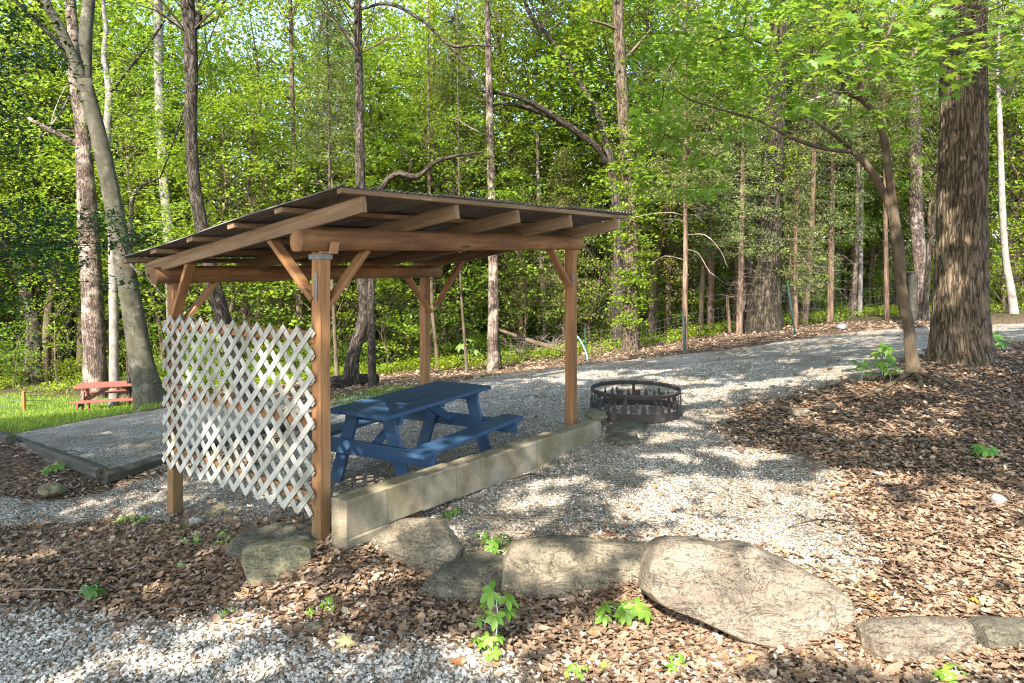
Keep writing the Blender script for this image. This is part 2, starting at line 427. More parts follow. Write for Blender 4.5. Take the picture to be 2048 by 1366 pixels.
def m_stones():
    t = NT('gravel_stones'); p = t.pos()
    c = t.mix(t.math('MULTIPLY', t.noise(p, 160, 3, .6), .35), t.attr('Col'), (.16, .15, .13))
    return t.out(c, .9, None, 0, .2)
M['stones'] = m_stones()
def m_litter():
    t = NT('dry_leaf'); p = t.pos()
    c = t.mix(t.math('MULTIPLY', t.noise(p, 60, 3, .6), .3), t.attr('Col'), (.07, .045, .03))
    return t.out(c, .7, None, 0, .25, .12)
M['litter'] = m_litter()
def m_ground():
    t = NT('ground_mix'); p = t.pos(); mk = t.attr('Col'); r, g_, b = [t.n('ShaderNodeSeparateColor', Color=mk).outputs[i] for i in range(3)]
    vc = t.voro(p, 52, 'Color'); vd = t.voro(p, 52, 'Distance')
    grey = t.n('ShaderNodeSeparateColor', Color=vc).outputs[0]
    grav = t.ramp(grey, [(0.0, (.20, .175, .135)), (.35, (.36, .325, .265)), (.8, (.48, .445, .38)), (1.0, (.58, .55, .49))])
    grav = t.mix(t.g(vd, .38, .75), grav, (.09, .075, .055))
    grav = t.mix(t.math('MULTIPLY', t.g(t.noise(p, 1.1, 7, .75), .40, .60), .72), grav, (.155, .115, .075))
    vl = t.voro(t.map(p, (1, 1.5, 1)), 19, 'Color'); vld = t.voro(t.map(p, (1, 1.5, 1)), 19, 'Distance')
    lr = t.n('ShaderNodeSeparateColor', Color=vl).outputs[1]
    lit = t.ramp(lr, [(0.0, (.055, .034, .02)), (.4, (.125, .08, .05)), (.8, (.20, .135, .088)), (1.0, (.27, .19, .13))])
    lit = t.mix(t.g(vld, .35, .8), lit, (.03, .02, .012))
    edge = t.math('ADD', r, t.math('MULTIPLY', t.math('SUBTRACT', t.noise(p, 3.2, 6, .75), .5), .9))
    c = t.mix(t.g(edge, .40, .62), lit, grav)
    gr = t.ramp(t.noise(p, 18, 5, .8), [(.3, (.03, .06, .012)), (.6, (.09, .14, .03)), (.8, (.12, .16, .05))])
    gf = t.g(t.math('ADD', g_, t.math('MULTIPLY', t.math('SUBTRACT', t.noise(p, 2.5, 6, .8), .5), 1.1)), .42, .62)
    c = t.mix(gf, c, gr)
    fl = t.ramp(t.noise(p, 5, 6, .8), [(.3, (.02, .018, .01)), (.5, (.05, .045, .02)), (.7, (.045, .07, .02))])
    c = t.mix(b, c, fl)
    h = t.math('ADD', t.math('MULTIPLY', vd, -1.0), t.math('MULTIPLY', vld, -.8))
    return t.out(c, .95, t.bump(h, .6, .02), 0, .1)
M['ground'] = m_ground()

# ================================================================ the ground
def poly_w(pts): return np.array([G(*p)[:2] for p in pts])
def inpoly(x, y, poly):
    x = np.asarray(x, float); y = np.asarray(y, float); r = np.zeros(x.shape, bool); n = len(poly)
    for i in range(n):
        x1, y1 = poly[i]; x2, y2 = poly[(i + 1) % n]
        if y1 == y2: continue
        c = ((y1 > y) != (y2 > y)) & (x < (x2 - x1) * (y - y1) / (y2 - y1) + x1)
        r ^= c
    return r
PAD = poly_w([(655,1078),(720,1090),(930,1112),(1010,1120),(1330,1112),(1560,1122),(1650,1172),(1760,1120),(1735,1020),(1690,960),(1600,905),
   (1450,888),(1395,860),(1480,810),(1640,775),(1760,752),(1840,705),(2048,682),(2500,660),(2500,628),(2048,648),(1720,662),(1500,695),(1290,718),(1120,735),(1000,748),(850,782),
   (660,800),(640,832),(500,930),(345,1030),(450,1055),(560,1040)])
LPG = poly_w([(-300,1075),(0,1060),(110,1050),(345,1040),(520,1012),(640,1010),(640,950),(345,940),(205,985),(90,1010),(-300,960)])
FORE = poly_w([(-900,1215),(0,1215),(170,1222),(350,1238),(540,1232),(700,1275),(800,1300),(980,1330),(1090,1400),(1150,1600),(-900,1700)])
TENT = poly_w([(0,884),(205,968),(332,934),(640,838),(600,805),(420,808),(330,816),(150,845),(0,874)])
TENT[0] = TENT[0] + (TENT[0] - TENT[1]) * .3; TENT[-1] = TENT[-1] + (TENT[-1] - TENT[-2]) * .4
GRASS = poly_w([(-200,905),(0,873),(150,844),(330,815),(335,806),(285,800),(0,790),(-300,800)])
MOSS = poly_w([(655,800),(760,775),(850,770),(860,785),(760,800),(660,815)])
def wedge(a, b, dd):
    return np.clip((b - a) / dd, 0, 1)
def masks(x, y, j=0.0):
    if np.any(j):
        x = x + rng.normal(0, j, np.shape(x)); y = y + rng.normal(0, j, np.shape(y))
    wx = x + fbm(xyz(x * 1.6, y * 1.6), 31, 3) * .28; wy = y + fbm(xyz(x * 1.6, y * 1.6), 57, 3) * .28
    g = (inpoly(wx, wy, PAD) | inpoly(wx, wy, LPG) | inpoly(wx, wy, FORE)).astype(float)
    g = np.maximum(g, inpoly(x, y, TENT).astype(float))
    gr = (inpoly(wx, wy, GRASS) & ~inpoly(x, y, TENT)).astype(float)
    gr = np.maximum(gr, inpoly(wx, wy, MOSS) * .75)
    return g, gr
def axis(a, b, fine, edges_lo, edges_hi):
    return np.unique(np.round(np.concatenate([edges_lo, np.arange(a, b, fine), edges_hi]), 4))
def grow(start, end, s0, k=1.25):
    v = [start]; s = s0
    while (v[-1] < end): v.append(v[-1] + s); s *= k
    return np.array(v)
gx = axis(-8, 7, .085, -grow(8, 120, .12), grow(7, 120, .12))
gy = axis(2.4, 15, .085, -grow(-2.4, 60, .2), grow(15, 170, .1, 1.09))
X, Y = np.meshgrid(gx, gy)
Z = gz(X, Y)
nearw = np.clip((14 - Y) / 6, 0, 1)
Z = Z + nearw * fbm(xyz(X * 9, Y * 9), 77, 2) * .008
mg, mgr = masks(X, Y)
forest = np.clip((Y - 17) / 6, 0, 1) * (1 - mg) * (1 - mgr)
# soften masks
def soft(a):
    b = np.pad(a, 1, mode='edge')
    return (b[:-2, 1:-1] + b[2:, 1:-1] + b[1:-1, :-2] + b[1:-1, 2:] + 2 * a) / 6
for _ in range(2): mg_s = soft(mg) if _ == 0 else soft(mg_s)
mgr_s = soft(soft(mgr))
ny, nx = X.shape
VV = np.stack([X, Y, Z], -1).reshape(-1, 3)
CC = np.stack([mg_s, mgr_s, forest], -1).reshape(-1, 3)
ii = np.arange(ny - 1)[:, None] * nx + np.arange(nx - 1)[None]
Q = np.stack([ii, ii + 1, ii + nx + 1, ii + nx], -1).reshape(-1, 4)
isg = (CC[Q].mean(1)[:, 0] > .5)
def sub(Qs, name):
    used, inv = np.unique(Qs, return_inverse=True)
    o = link(name, make_mesh(name, VV[used], [inv.reshape(-1, 4)], M['ground'], True, CC[used]))
    return tag(o, kind='structure')
sub(Q[~isg], 'ground')
tag(sub(Q[isg], 'gravel_path'))

# ================================================================ shelter
NP_ = np.array([-1.445, 5.486]); RP_ = np.array([.67, 8.23]); LP_ = np.array([-3.16, 6.80]); BP_ = np.array([-1.145, 9.54])
U2 = nrm(RP_ - NP_); V2 = nrm(LP_ - NP_)
U = np.array([*U2, 0]); V = np.array([*V2, 0]); ZU = np.array([0, 0, 1.])
def S(t, v, z):
    """shelter point: t metres along the front beam, v metres back from it"""
    return np.array([*(NP_ + U2 * t + V2 * v), z])
LU = np.linalg.norm(RP_ - NP_); LV = np.linalg.norm(LP_ - NP_)
SB = np.array([*NP_, 0.0])
sh = tag(empty('picnic_shelter', SB), 'open timber picnic shelter with log beams and a sloping corrugated metal roof', 'shelter')
def zroof(v): return 2.60 - (v + .66) * .1535       # top of the sheet
def post(c, ztop, zb):
    mb = MB(); beam(mb, (*c, zb - .15), (*c, ztop), .104, .104, U, .008, .0012); mb.build('post', M['wood'], sh, SB)
post(NP_, 2.168, 0.0); post(RP_, 2.213, .1); post(LP_, 1.89, -.3); post(BP_, 1.875, -.1)
def log(p0, p1, r0, r1, seed):
    d = nrm(p1 - p0); L = np.linalg.norm(p1 - p0); n = 28; m = 40
    th = np.arange(n) / n * 2 * PI; sx = nrm(np.cross(d, ZU)); mb = MB(); Vv = []; gcv = []
    for i in range(m):
        t = i / (m - 1); R = r0 + (r1 - r0) * t
        e = min(t, 1 - t) * L
        for a in th:
            x, z = math.cos(a) * R, math.sin(a) * R
            z = max(min(z, R * .90), -R * .86)                     # hewn flats top and bottom
            if e < .10: k = .80 + .2 * (e / .10); x *= k; z *= (.72 + .28 * (e / .10)) if z > 0 else 1
            Vv.append(p0 + d * (t * L) + sx * x + ZU * z); gcv.append((seed * 3.1 + t * L, x + 2, z))
    Vv = np.array(Vv); nz = fbm(Vv * np.array([3.5, 3.5, 9]), seed, 3)[:, None] * .010
    cen = np.repeat(p0 + d * (np.linspace(0, L, m)[:, None]), n, 0)
    Vv = Vv + (Vv - cen) * nz * 10
    i = np.arange(m - 1)[:, None] * n; j = np.arange(n)[None]; jn = (j + 1) % n
    mb.add(Vv, [np.stack([i + j, i + jn, i + n + jn, i + n + j], -1).reshape(-1, 4), np.arange(n)[::-1][None], (np.arange(n) + (m - 1) * n)[None]], np.array(gcv))
    mb.build('log_beam', M['log'], sh, SB, smooth=False)
log(S(-.22, .0, 2.166 + .082), S(LU + .17, 0, 2.215 + .082), .098, .092, 3)
log(S(-.2, LV, 1.885 + .078), S(LU + .12, LV, 1.87 + .078), .092, .086, 7)
TR = [-.13, .83, 1.63, 2.48, 3.40]
for k, t in enumerate(TR):
    mb = MB(); zb = lambda v: zroof(v) - .055 - .058
    beam(mb, S(t, -.637, zb(-.637)), S(t, LV + .28, zb(LV + .28)), .042, .116, ZU, .004, .0015); mb.build('rafter', M['rafter'], sh, SB)
for v in [-.635, .045, .66, 1.27, 1.88, 2.42]:
    mb = MB(); z = zroof(v) - .034
    nn = nrm(np.array([*( -V2 * .1535), 0]) * -1 + np.array([0, 0, 1]))
    brk = 1.35 + rng.uniform(-.3, .3)
    w = .09
    if v < -.6: w = .045
    beam(mb, S(-.345, v, z), S(brk, v, z), w, .038, nn, .004, .001); beam(mb, S(brk + .003, v, z + .002), S(3.60, v, z + .001), w, .038, nn, .004, .001)
    mb.build('purlin', M['rafter'], sh, SB)
# corrugated sheets: ridges run down the slope
mb = MB(); nu = 420
for k, (t0, t1, dz, e0, e1) in enumerate([(-.365, .62, 0, 0, .0), (.56, 1.5, .004, .02, .01), (1.44, 2.42, .0, .0, .02), (2.36, 3.31, .004, .03, -.01), (3.22, 3.66, .0, .05, .03)]):
    n = int((t1 - t0) / .0095); tt = np.linspace(t0, t1, n); vs = np.linspace(-.665 - e0, 2.47 + e1, 12)
    Vv = []; gcv = []
    for a in vs:
        for t in tt:
            z = zroof(a) + .009 * math.cos(t / .067 * 2 * PI) + dz + .006 * math.sin(a * 3 + k)
            Vv.append(S(t, a, z)); gcv.append((a + k * 3, t, 0))
    i = np.arange(11)[:, None] * n; j = np.arange(n - 1)[None]
    mb.add(Vv, [np.stack([i + j, i + j + 1, i + n + j + 1, i + n + j], -1).reshape(-1, 4)], gcv)
mb.build('roof_sheet', M['roof'], sh, SB, smooth=True, solid=.0015)
def brace(p0, p1, up):
    mb = MB(); beam(mb, p0, p1, .042, .088, up, .004); mb.build('brace', M['wood'], sh, SB)
brace(S(.05, .0, 1.75), S(.44, 0, 2.18), V); brace(S(-.028, .04, 1.80), S(-.09, .56, 2.32), U)
brace(S(.05, LV, 1.48), S(.42, LV, 1.90), V); brace(S(-.03, LV - .05, 1.55), S(-.09, LV - .45, 2.08), U)
brace(S(LU - .05, 0, 1.80), S(LU - .42, 0, 2.22), V)
brace(S(LU - .05, LV, 1.42), S(LU - .45, LV, 1.88), V); brace(S(LU + .01, LV - .05, 1.50), S(LU + .0, LV - .55, 2.12), U)
# post-top plate, strap and side strap on the nearest post
mb = MB(); c = S(0, -.0555, 0)
def plate(mb, o, a, b, th, col=None):
    o = np.asarray(o, float); nn = nrm(np.cross(a, b)) * th
    q = np.array([o, o + a, o + a + b, o + b]); Vv = np.vstack([q, q + nn])
    mb.add(Vv, [[(3, 2, 1, 0), (4, 5, 6, 7), (0, 1, 5, 4), (1, 2, 6, 5), (2, 3, 7, 6), (3, 0, 4, 7)]])
plate(mb, S(-.062, -.0555, 2.105), U * .124, ZU * .038, .004); plate(mb, S(-.062, -.0555, 2.105), V * .124, ZU * .038, .004)
b1 = mb.build('bracket', M['galv'], sh, SB); b1['label'] = 'grey metal plate folded round the top of the nearest post'
mb = MB(); plate(mb, S(-.015, -.105, 2.148), U * .085, ZU * .085 + U * .02, .004); b2 = mb.build('strap_plate', M['copper_plate'], sh, SB)
mb = MB(); plate(mb, S(-.0585, -.03, 1.80), V * .035, ZU * .2, .003); mb.build('strap_plate', M['galv'], sh, SB)
mb = MB(); plate(mb, S(LU - .0585, -.055, 1.80), U * .03, ZU * .16, .003); mb.build('strap_plate', M['galv'], sh, SB)
# rails behind the lattice
off = -.085
def railz(v, a, b): return a + (b - a) * v / LV
for (za, zb_) in [(1.52, 1.50), (.865, .91), (.30, .33)]:
    mb = MB(); beam(mb, S(-.045, .0, za), S(-.045, LV, zb_), .034, .088, ZU, .004, .001)
    mb.build('rail', M['wood'], sh, SB)
# the lattice panel: two layers of thin slats crossing at 45 degrees
mb = MB(); sp = .1735; v0, v1 = -.005, LV + .075; zb0 = .175; zt = zb0 + 8 * sp + .02
W = v1 - v0; Hh = zt - zb0
for layer, sg in ((0, 1), (1, -1)):
    tpl = -.070 - layer * .0075
    for k in range(-12, 28):
        x0 = k * sp + .03
        a0, a1 = 0.0, Hh
        if sg > 0:
            lo = max(0, -x0); hi = min(Hh, W - x0); A = (x0 + lo, lo); B = (x0 + hi, hi)
        else:
            lo = max(0, x0 - W); hi = min(Hh, x0); A = (x0 - lo, lo); B = (x0 - hi, hi)
        if hi - lo < .05: continue
        lo_e = rng.uniform(-.002, .004); j = rng.normal(0, .0015, 2)
        pa = S(tpl, v0 + A[0] + j[0], zb0 + A[1] + lo_e); pb = S(tpl, v0 + B[0] + j[1], zb0 + B[1] + lo_e)
        beam(mb, pa, pb, .049, .006, np.cross(nrm(pb - pa), nrm(np.cross(nrm(pb - pa), U))) if False else U, .001)
lat = mb.build('lattice_panel', M['lattice'], sh, SB); lat['label'] = 'weathered whitish diamond lattice screen between two posts'

# ================================================================ concrete kerb of blocks
KA = np.array([-1.235, 5.44]); KB = np.array([.965, 8.15])
kd = nrm(KB - KA); kn = np.array([-kd[1], kd[0]]); KL = np.linalg.norm(KB - KA)
KA = P(693, 1001, 5.20)[:2]; KB = P(1202, 843.5, 8.1)[:2]; kd = nrm(KB - KA); kn = np.array([-kd[1], kd[0]]); KL = np.linalg.norm(KB - KA)
KO = np.array([*KA, 0]); kr = tag(empty('concrete_kerb', KO), 'low kerb of square concrete blocks along the open side of the shelter', 'kerb')
zk0, zk1 = P(693, 1001, 5.20)[2], P(1202, 843.5, 8.1)[2]
s = 0.0; first = True
while s < KL - .05:
    e = min(KL, s + (.395 if not first else .40)); first = False
    if KL - e < .15: e = KL
    z0 = zk0 + (zk1 - zk0) * (s + e) / 2 / KL + rng.normal(0, .003)
    mb = MB(); mid = lambda q: np.array([*(KA + kd * q + kn * .083), z0 - .14])
    beam(mb, mid(s + .0015), mid(e - .0015), .166, .28, ZU, .010)
    mb.build('block', M['concrete'], kr, KO); s = e
mb = MB(); p = lambda q: np.array([*(KA + kd * q + kn * .07), zk0 - .28 - .04]); beam(mb, p(-.006), p(.40), .175, .08, ZU, .01); mb.build('footing', M['concrete'], kr, KO)

# ================================================================ picnic tables
def picnic_table(name, loc, rz, L, mat, label, Ht=.72, sink=0):
    r = tag(empty(name, loc, rz), label, 'table')
    def part(nm, fn, **k):
        mb = MB(); fn(mb); return mb.build(nm, mat, r, (0, 0, 0))
    nb = 4; W = .715; bw = W / nb
    def top(mb):
        for i in range(nb):
            y = -W / 2 + bw * (i + .5); e = rng.normal(0, .004)
            beam(mb, (-L / 2 + e, y, Ht - .019), (L / 2 + e, y, Ht - .019), bw - .007, .038, ZU, .004)
    part('tabletop', top)
    for sy in (-1, 1):
        def seat(mb):
            beam(mb, (-L / 2 - .0, sy * .64, .43 - .019), (L / 2, sy * .64, .43 - .019), .235, .038, ZU, .005)
        part('bench', seat)
    for sx in (-1, 1):
        x = sx * (L / 2 - .20)
        for sy in (-1, 1):
            part('leg', lambda mb: beam(mb, (x, sy * .44, -.04), (x, sy * .20, Ht - .04), .04, .135, (0, 1, 0), .004))
        part('seat_support', lambda mb: beam(mb, (x + sx * .04, -.76, .345), (x + sx * .04, .76, .345), .04, .135, ZU, .004))
        part('cleat', lambda mb: beam(mb, (x - sx * .04, -.33, Ht - .082), (x - sx * .04, .33, Ht - .082), .04, .085, ZU, .004))
        part('brace', lambda mb: beam(mb, (x - sx * .03, 0, .35), (sx * .12, 0, Ht - .07), .085, .04, (0, 1, 0), .004))
    part('cleat', lambda mb: beam(mb, (0, -.33, Ht - .06), (0, .33, Ht - .06), .085, .04, ZU, .004))
    return r
c0 = P(775, 833, 6.41)[:2]; la = math.radians(61); ld = np.array([math.cos(la), math.sin(la)]); lw = np.array([-ld[1], ld[0]])
cc = c0 + ld * .90 + lw * .357
picnic_table('picnic_table', (*cc, -.005), la, 1.80, M['blue'], 'dark blue painted wooden picnic table standing under the shelter roof')
rb = np.array([*P(232, 822, 18)[:2], 0]); rb[2] = gz(rb[0], rb[1])
picnic_table('picnic_table', rb + np.array([0, 0, .0]), math.radians(20), 1.72, M['red'], 'small red picnic table on the grass between the two trunks', .72)

# ================================================================ fire ring with cut-out silhouettes
fc = np.array([*P(1271, 828, 9.15)[:2], 0]); fc[2] = gz(fc[0], fc[1]) - .0
fr = tag(empty('fire_ring', fc), 'rusty steel fire ring with tree shapes cut through its wall', 'fire ring')
R0, R1, HF = .565, .548, .31
def solid_at(a, z):
    """True where steel is left: conifers and low animals standing on a strip"""
    u = (a / (2 * PI) * 30); k = int(u) % 30; f = u - int(u) - .5; h = z / HF
    if h < .36 or h > .90: return True
    typ = (k * 7) % 5
    if typ in (0, 3, 4):
        top = .68 + .2 * ((k * 37) % 7) / 7
        if h < top:
            q = (top - h) / (top - .2); w = .46 * q * (.6 + .4 * ((q * 3.2) % 1.0)) + .05
            return abs(f) < w
        return False
    body = (abs(f) < .38 and .42 < h < .64) or (abs(abs(f) - .26) < .08 and h < .5) or (abs(f - .38) < .11 and .56 < h < .80)
    return body
mb = MB(); na, nz = 440, 20; Vv = []
for j in range(nz + 1):
    z = HF * j / nz; R = R0 + (R1 - R0) * j / nz
    for i in range(na):
        a = i / na * 2 * PI; Vv.append(fc + np.array([math.cos(a) * R, math.sin(a) * R, z]))
ff = []
for j in range(nz):
    for i in range(na):
        if solid_at((i + .5) / na * 2 * PI, HF * (j + .5) / nz): ff.append((j * na + i, j * na + (i + 1) % na, (j + 1) * na + (i + 1) % na, (j + 1) * na + i))
mb.add(Vv, [ff]); mb.build('ring_wall', M['rust'], fr, fc, smooth=True, solid=.004)
def band(z, h, R, th):
    mb = MB(); n = 96; Vv = []
    for (dr, dz) in [(0, 0), (th, 0), (th, h), (0, h)]:
        for i in range(n): a = i / n * 2 * PI; Vv.append(fc + np.array([math.cos(a) * (R + dr), math.sin(a) * (R + dr), z + dz]))
    i = np.arange(n); jn = (i + 1) % n; f = []
    for q in range(4): a = q * n; b = ((q + 1) % 4) * n; f.append(np.stack([a + i, a + jn, b + jn, b + i], -1))
    mb.add(Vv, [np.concatenate(f)]); mb.build('top_band', M['rust'], fr, fc, smooth=True)
band(HF - .012, .034, R1 - .004, .012)
for a in (-1.95, 1.45, -.3, 3.0):
    mb = MB(); d = np.array([math.cos(a), math.sin(a), 0]); beam(mb, fc + d * (R0 + .008), fc + d * (R1 + .008) + ZU * (HF + .01), .035, .008, np.array([d[0], d[1], 0]), .001)
    mb.build('strap', M['rust'], fr, fc)

# ================================================================ tent pad timbers
def timber(a, b, label, w=.13, name='landscape_timber'):
    pa = G(*a); pb = G(*b); q = pa + (pb - pa) * np.linspace(0, 1, 9)[:, None]
    up_ = np.clip(np.max(gz(q[:, 0], q[:, 1]) - q[:, 2]), 0, .11); o = pa.copy()
    mb = MB(); beam(mb, pa + ZU * (.035 + up_), pb + ZU * (.035 + up_), w, .14, ZU, .03, .004)
    return tag(mb.build(name, M['timber'], None, o), label, 'timber')
timber((-60, 868), (203, 972), 'dark weathered edging timber along the near side of the grey tent pad')
timber((209, 972), (640, 842), 'dark edging timber from the pad corner running behind the lattice')
timber((-60, 884 - 30), (20, 893 - 4), 'short dark timber end at the far left of the grey tent pad', .11)
# fallen log behind the shelter
mb = MB(); pts = [G(655, 779), G(700, 772), G(752, 766)]
for q in pts: q[2] += .10
tube(mb, pts, [.14, .15, .11], 12, .15, .15, 5, seed=4)
tag(mb.build('fallen_log', M['bark_dark'], None, pts[0], smooth=True), 'brown fallen log lying at the foot of the crooked dark tree', 'log')

# ================================================================ rocks
def inflate(name, out3, nrm_dir, th, mat, label, cat='rock', amp=.03, seed=0, pw=2.4, back=1.0, freq=3.0, group=None, rings=14, facets=4, cells=0):
    """a stone from its outline: real thickness along nrm_dir, rounded and roughened"""
    O = np.asarray(out3, float); nd = nrm(nrm_dir)
    # resample outline
    cl = np.vstack([O, O[:1]]); sl = np.concatenate([[0], np.cumsum(np.linalg.norm(np.diff(cl, axis=0), axis=1))]); n = 72
    u = np.linspace(0, sl[-1], n, endpoint=False)
    B = np.stack([np.interp(u, sl, cl[:, k]) for k in range(3)], -1)
    B = (np.roll(B, 1, 0) + 6 * B + np.roll(B, -1, 0)) / 8
    c = B.mean(0)
    Vv = []; idx = []
    def ringset(sign, t):
        for k in range(1, rings + 1):
            r = 1 - k / rings
            hgt = (1 - r ** pw) ** (1 / pw)
            yield c + (B - c) * max(r, .001) + nd * sign * t * hgt
    allr = [B] + list(ringset(1, th * .5)); fr_ = allr
    bk = list(ringset(-1, th * .5 * back))
    rows = fr_[::-1] + bk
    Vv = np.concatenate(rows); m = len(rows)
    ctr = Vv.mean(0); d = Vv - c; ln = np.linalg.norm(d, axis=1)[:, None] + 1e-6
    nz = fbm(Vv * freq + seed * 7.7, seed, 5)[:, None]; lay = fbm(Vv * np.array([1.5, 1.5, 9]) + seed, seed + 5, 3)[:, None]
    fac = np.round(nz * 3) / 3; rid = (np.abs(fbm(Vv * freq * .7 + seed, seed + 21, 4)) [:, None] - .2)
    Vv = Vv + (d / ln) * (nz * amp * 1.2 + fac * amp * .5) + nd * lay * amp * .9 - nd * rid * amp * 1.2
    i = np.arange(m - 1)[:, None] * n; j = np.arange(n)[None]; jn = (j + 1) % n
    q = np.stack([i + j, i + jn, i + n + jn, i + n + j], -1).reshape(-1, 4)
    rg = np.random.default_rng(seed + 900); ext = np.abs((Vv - c) @ nd).max()
    sA = nrm(np.cross(nd, (.13, .2, 1.))) ; sB = np.cross(nd, sA)
    for _ in range(facets):
        pn = nrm(nd * rg.choice([1, 1, 1, -1]) + sA * rg.normal(0, .26) + sB * rg.normal(0, .30))
        dd = (Vv - c) @ pn; h = dd.max() * rg.uniform(.80, .95)
        Vv = Vv - pn[None] * (np.maximum(dd - h, 0) * .92)[:, None]
    q_ = Vv - c; ha = q_ @ sA; hb = q_ @ sB; hn = q_ @ nd
    front = np.arange(len(Vv)) < n * (rings + 1); wd = max(np.ptp(ha), np.ptp(hb))
    K = cells or (18 if wd > .45 else 7)
    sd = np.stack([rg.uniform(ha.min(), ha.max(), K), rg.uniform(hb.min(), hb.max(), K)], -1)
    wa = ha + fbm(Vv * 6, seed + 41, 2) * wd * .04; wb = hb + fbm(Vv * 6, seed + 43, 2) * wd * .04
    cell = np.argmin((wa[:, None] - sd[None, :, 0]) ** 2 + (wb[:, None] - sd[None, :, 1]) ** 2, 1)
    inner = np.repeat(np.array([abs(i - rings) >= 2 for i in range(len(rows))]), n)
    for k in range(K):
        m_ = (cell == k) & front & inner
        if m_.sum() < 12: continue
        A_ = np.stack([np.ones(m_.sum()), ha[m_], hb[m_]], -1); co_ = np.linalg.lstsq(A_, hn[m_], rcond=None)[0]
        co_[1:] += rg.normal(0, .07, 2); tgt = co_[0] + ha[m_] * co_[1] + hb[m_] * co_[2] + rg.normal(0, amp * .35)
        tgt = tgt - np.mean(tgt - hn[m_]) * .7
        Vv[m_] += nd[None] * ((tgt - hn[m_]) * .8)[:, None]
    Vv = Vv + fbm(Vv * 11 + seed, seed + 31, 3)[:, None] * nd * min(amp * .35, .007)
    org = Vv.mean(0); org[2] = Vv[:, 2].min()
    me = make_mesh(name, Vv - org, [q], mat, True)
    try: me.set_sharp_from_angle(angle=.42)
    except Exception: pass
    o = link(name, me, None, org)
    return tag(o, label, cat, group)
def standing(name, pts, Db, Dt, th, mat, label, **k):
    ys = [p[1] for p in pts]; y0, y1 = min(ys), max(ys)
    out = [P(px, py, Dt + (Db - Dt) * (py - y0) / (y1 - y0)) for px, py in pts]
    out = [o + (np.array([0, 0, -.05]) if (p[1] - y0) / (y1 - y0) > .75 else 0) for o, p in zip(out, pts)]
    return inflate(name, np.array(out) + np.array([0, th * .28, 0]), (0.0, -1, .25), th, mat, label, **k)
standing('boulder', [(684,1112),(690,1090),(730,1073),(780,1057),(850,1046),(882,1052),(905,1076),(925,1110),(928,1140),(880,1160),(820,1165),(735,1162),(700,1135)], 5.2, 5.55, .42, M['rock_tan'],
   'rounded tan boulder below the near end of the concrete kerb', amp=.035, seed=2, pw=3, rings=24, facets=4)
standing('boulder', [(487,1100),(522,1088),(560,1093),(602,1089),(628,1100),(631,1128),(600,1150),(565,1175),(540,1165),(500,1160),(486,1132)], 5.1, 5.25, .30, M['rock_pale'],
   'small blocky pale yellowish boulder in the leaves below the lattice', amp=.02, seed=3, pw=7, rings=18)
standing('boulder', [(996,1182),(1004,1140),(1020,1098),(1060,1089),(1130,1085),(1230,1089),(1322,1098),(1330,1140),(1320,1195),(1200,1210),(1100,1210),(1040,1208)], 4.9, 5.3, .46, M['rock_tan'],
   'long flat-topped tan boulder tucked behind the largest grey boulder', amp=.025, seed=5, pw=5, rings=20)
standing('boulder', [(1283,1192),(1290,1140),(1308,1095),(1340,1084),(1400,1084),(1440,1099),(1500,1094),(1545,1114),(1605,1146),(1665,1176),(1706,1212),(1712,1262),(1696,1312),(1620,1312),(1560,1292),(1480,1272),(1380,1246),(1312,1220)], 4.30, 4.85, .42, M['rock_grey'],
   'largest boulder, grey slab with rusty orange stains leaning in the leaves', amp=.02, seed=8, pw=6, rings=30, facets=3, cells=22)
standing('boulder', [(1730,1268),(1760,1252),(1850,1247),(1950,1250),(1960,1275),(1950,1325),(1850,1330),(1745,1316)], 4.08, 4.2, .26, M['rock_grey'],
   'low grey stone sunk in the leaves just right of the largest boulder', amp=.02, seed=9, pw=3.5)
standing('boulder', [(1958,1258),(2000,1248),(2120,1250),(2130,1330),(2000,1330),(1975,1305)], 4.02, 4.16, .26, M['rock_dark'],
   'dark low stone at the end of the boulder row beside a low grey stone', amp=.02, seed=10, pw=3.5)
def flat(name, pts, th, mat, label, dz=0.0, cat='rock', **k):
    out = np.array([G(*p) for p in pts]); out[:, 2] = out[:, 2].mean() * .4 + out[:, 2] * .6 + dz
    return inflate(name, out, (0, 0, 1), th, mat, label, cat, **k)
flat('stone_slab', [(838,1192),(900,1152),(965,1122),(1015,1128),(1010,1182),(960,1206),(880,1208)], .16, M['rock_dark'], 'flat dark stone slab lying between the two tan boulders', .03, amp=.014, seed=12, pw=5)
flat('stone_slab', [(448,1118),(480,1088),(560,1066),(640,1058),(645,1092),(560,1112),(490,1132)], .16, M['rock_dark'], 'flat mossy stone slab leading up to the foot of the nearest post', .02, amp=.014, seed=13, pw=5)
def lump(px, py, wpx, hk, mat, label, seed, name='stone', group=None, cat='stone', dep=.8):
    g = G(px, py); w = wpx / F * g[1]; h = w * hk
    a = np.linspace(0, 2 * PI, 13)[:-1]; rr = 1 + .22 * np.array([vnoise(np.array([[math.cos(q) * 1.3 + seed, math.sin(q) * 1.3, seed * 2.]]), seed)[0] for q in a])
    out = np.stack([g[0] + np.cos(a) * w / 2 * rr, np.full(12, g[1]), g[2] + h * .38 + np.sin(a) * h / 2 * rr], -1)
    return inflate(name, out, (0, -1, .3), w * dep, mat, label, cat, amp=w * .07, seed=seed, freq=2.2 / w * .5, pw=2.2, rings=8, group=group)
lump(105, 995, 56, .62, M['rock_pale'], 'tan fist-shaped rock beside the dark pad timber', 21)
lump(823, 1040, 36, .62, M['rock_orange'], 'orange brick-like stone on the gravel against the kerb', 22)
lump(395, 1050, 34, .6, M['rock_white'], 'pale stone in the weeds near the foot of the lattice post', 23)
lump(208, 948, 18, .7, M['rock_tan'], 'small brown stone on the grey tent pad by its corner', 24)
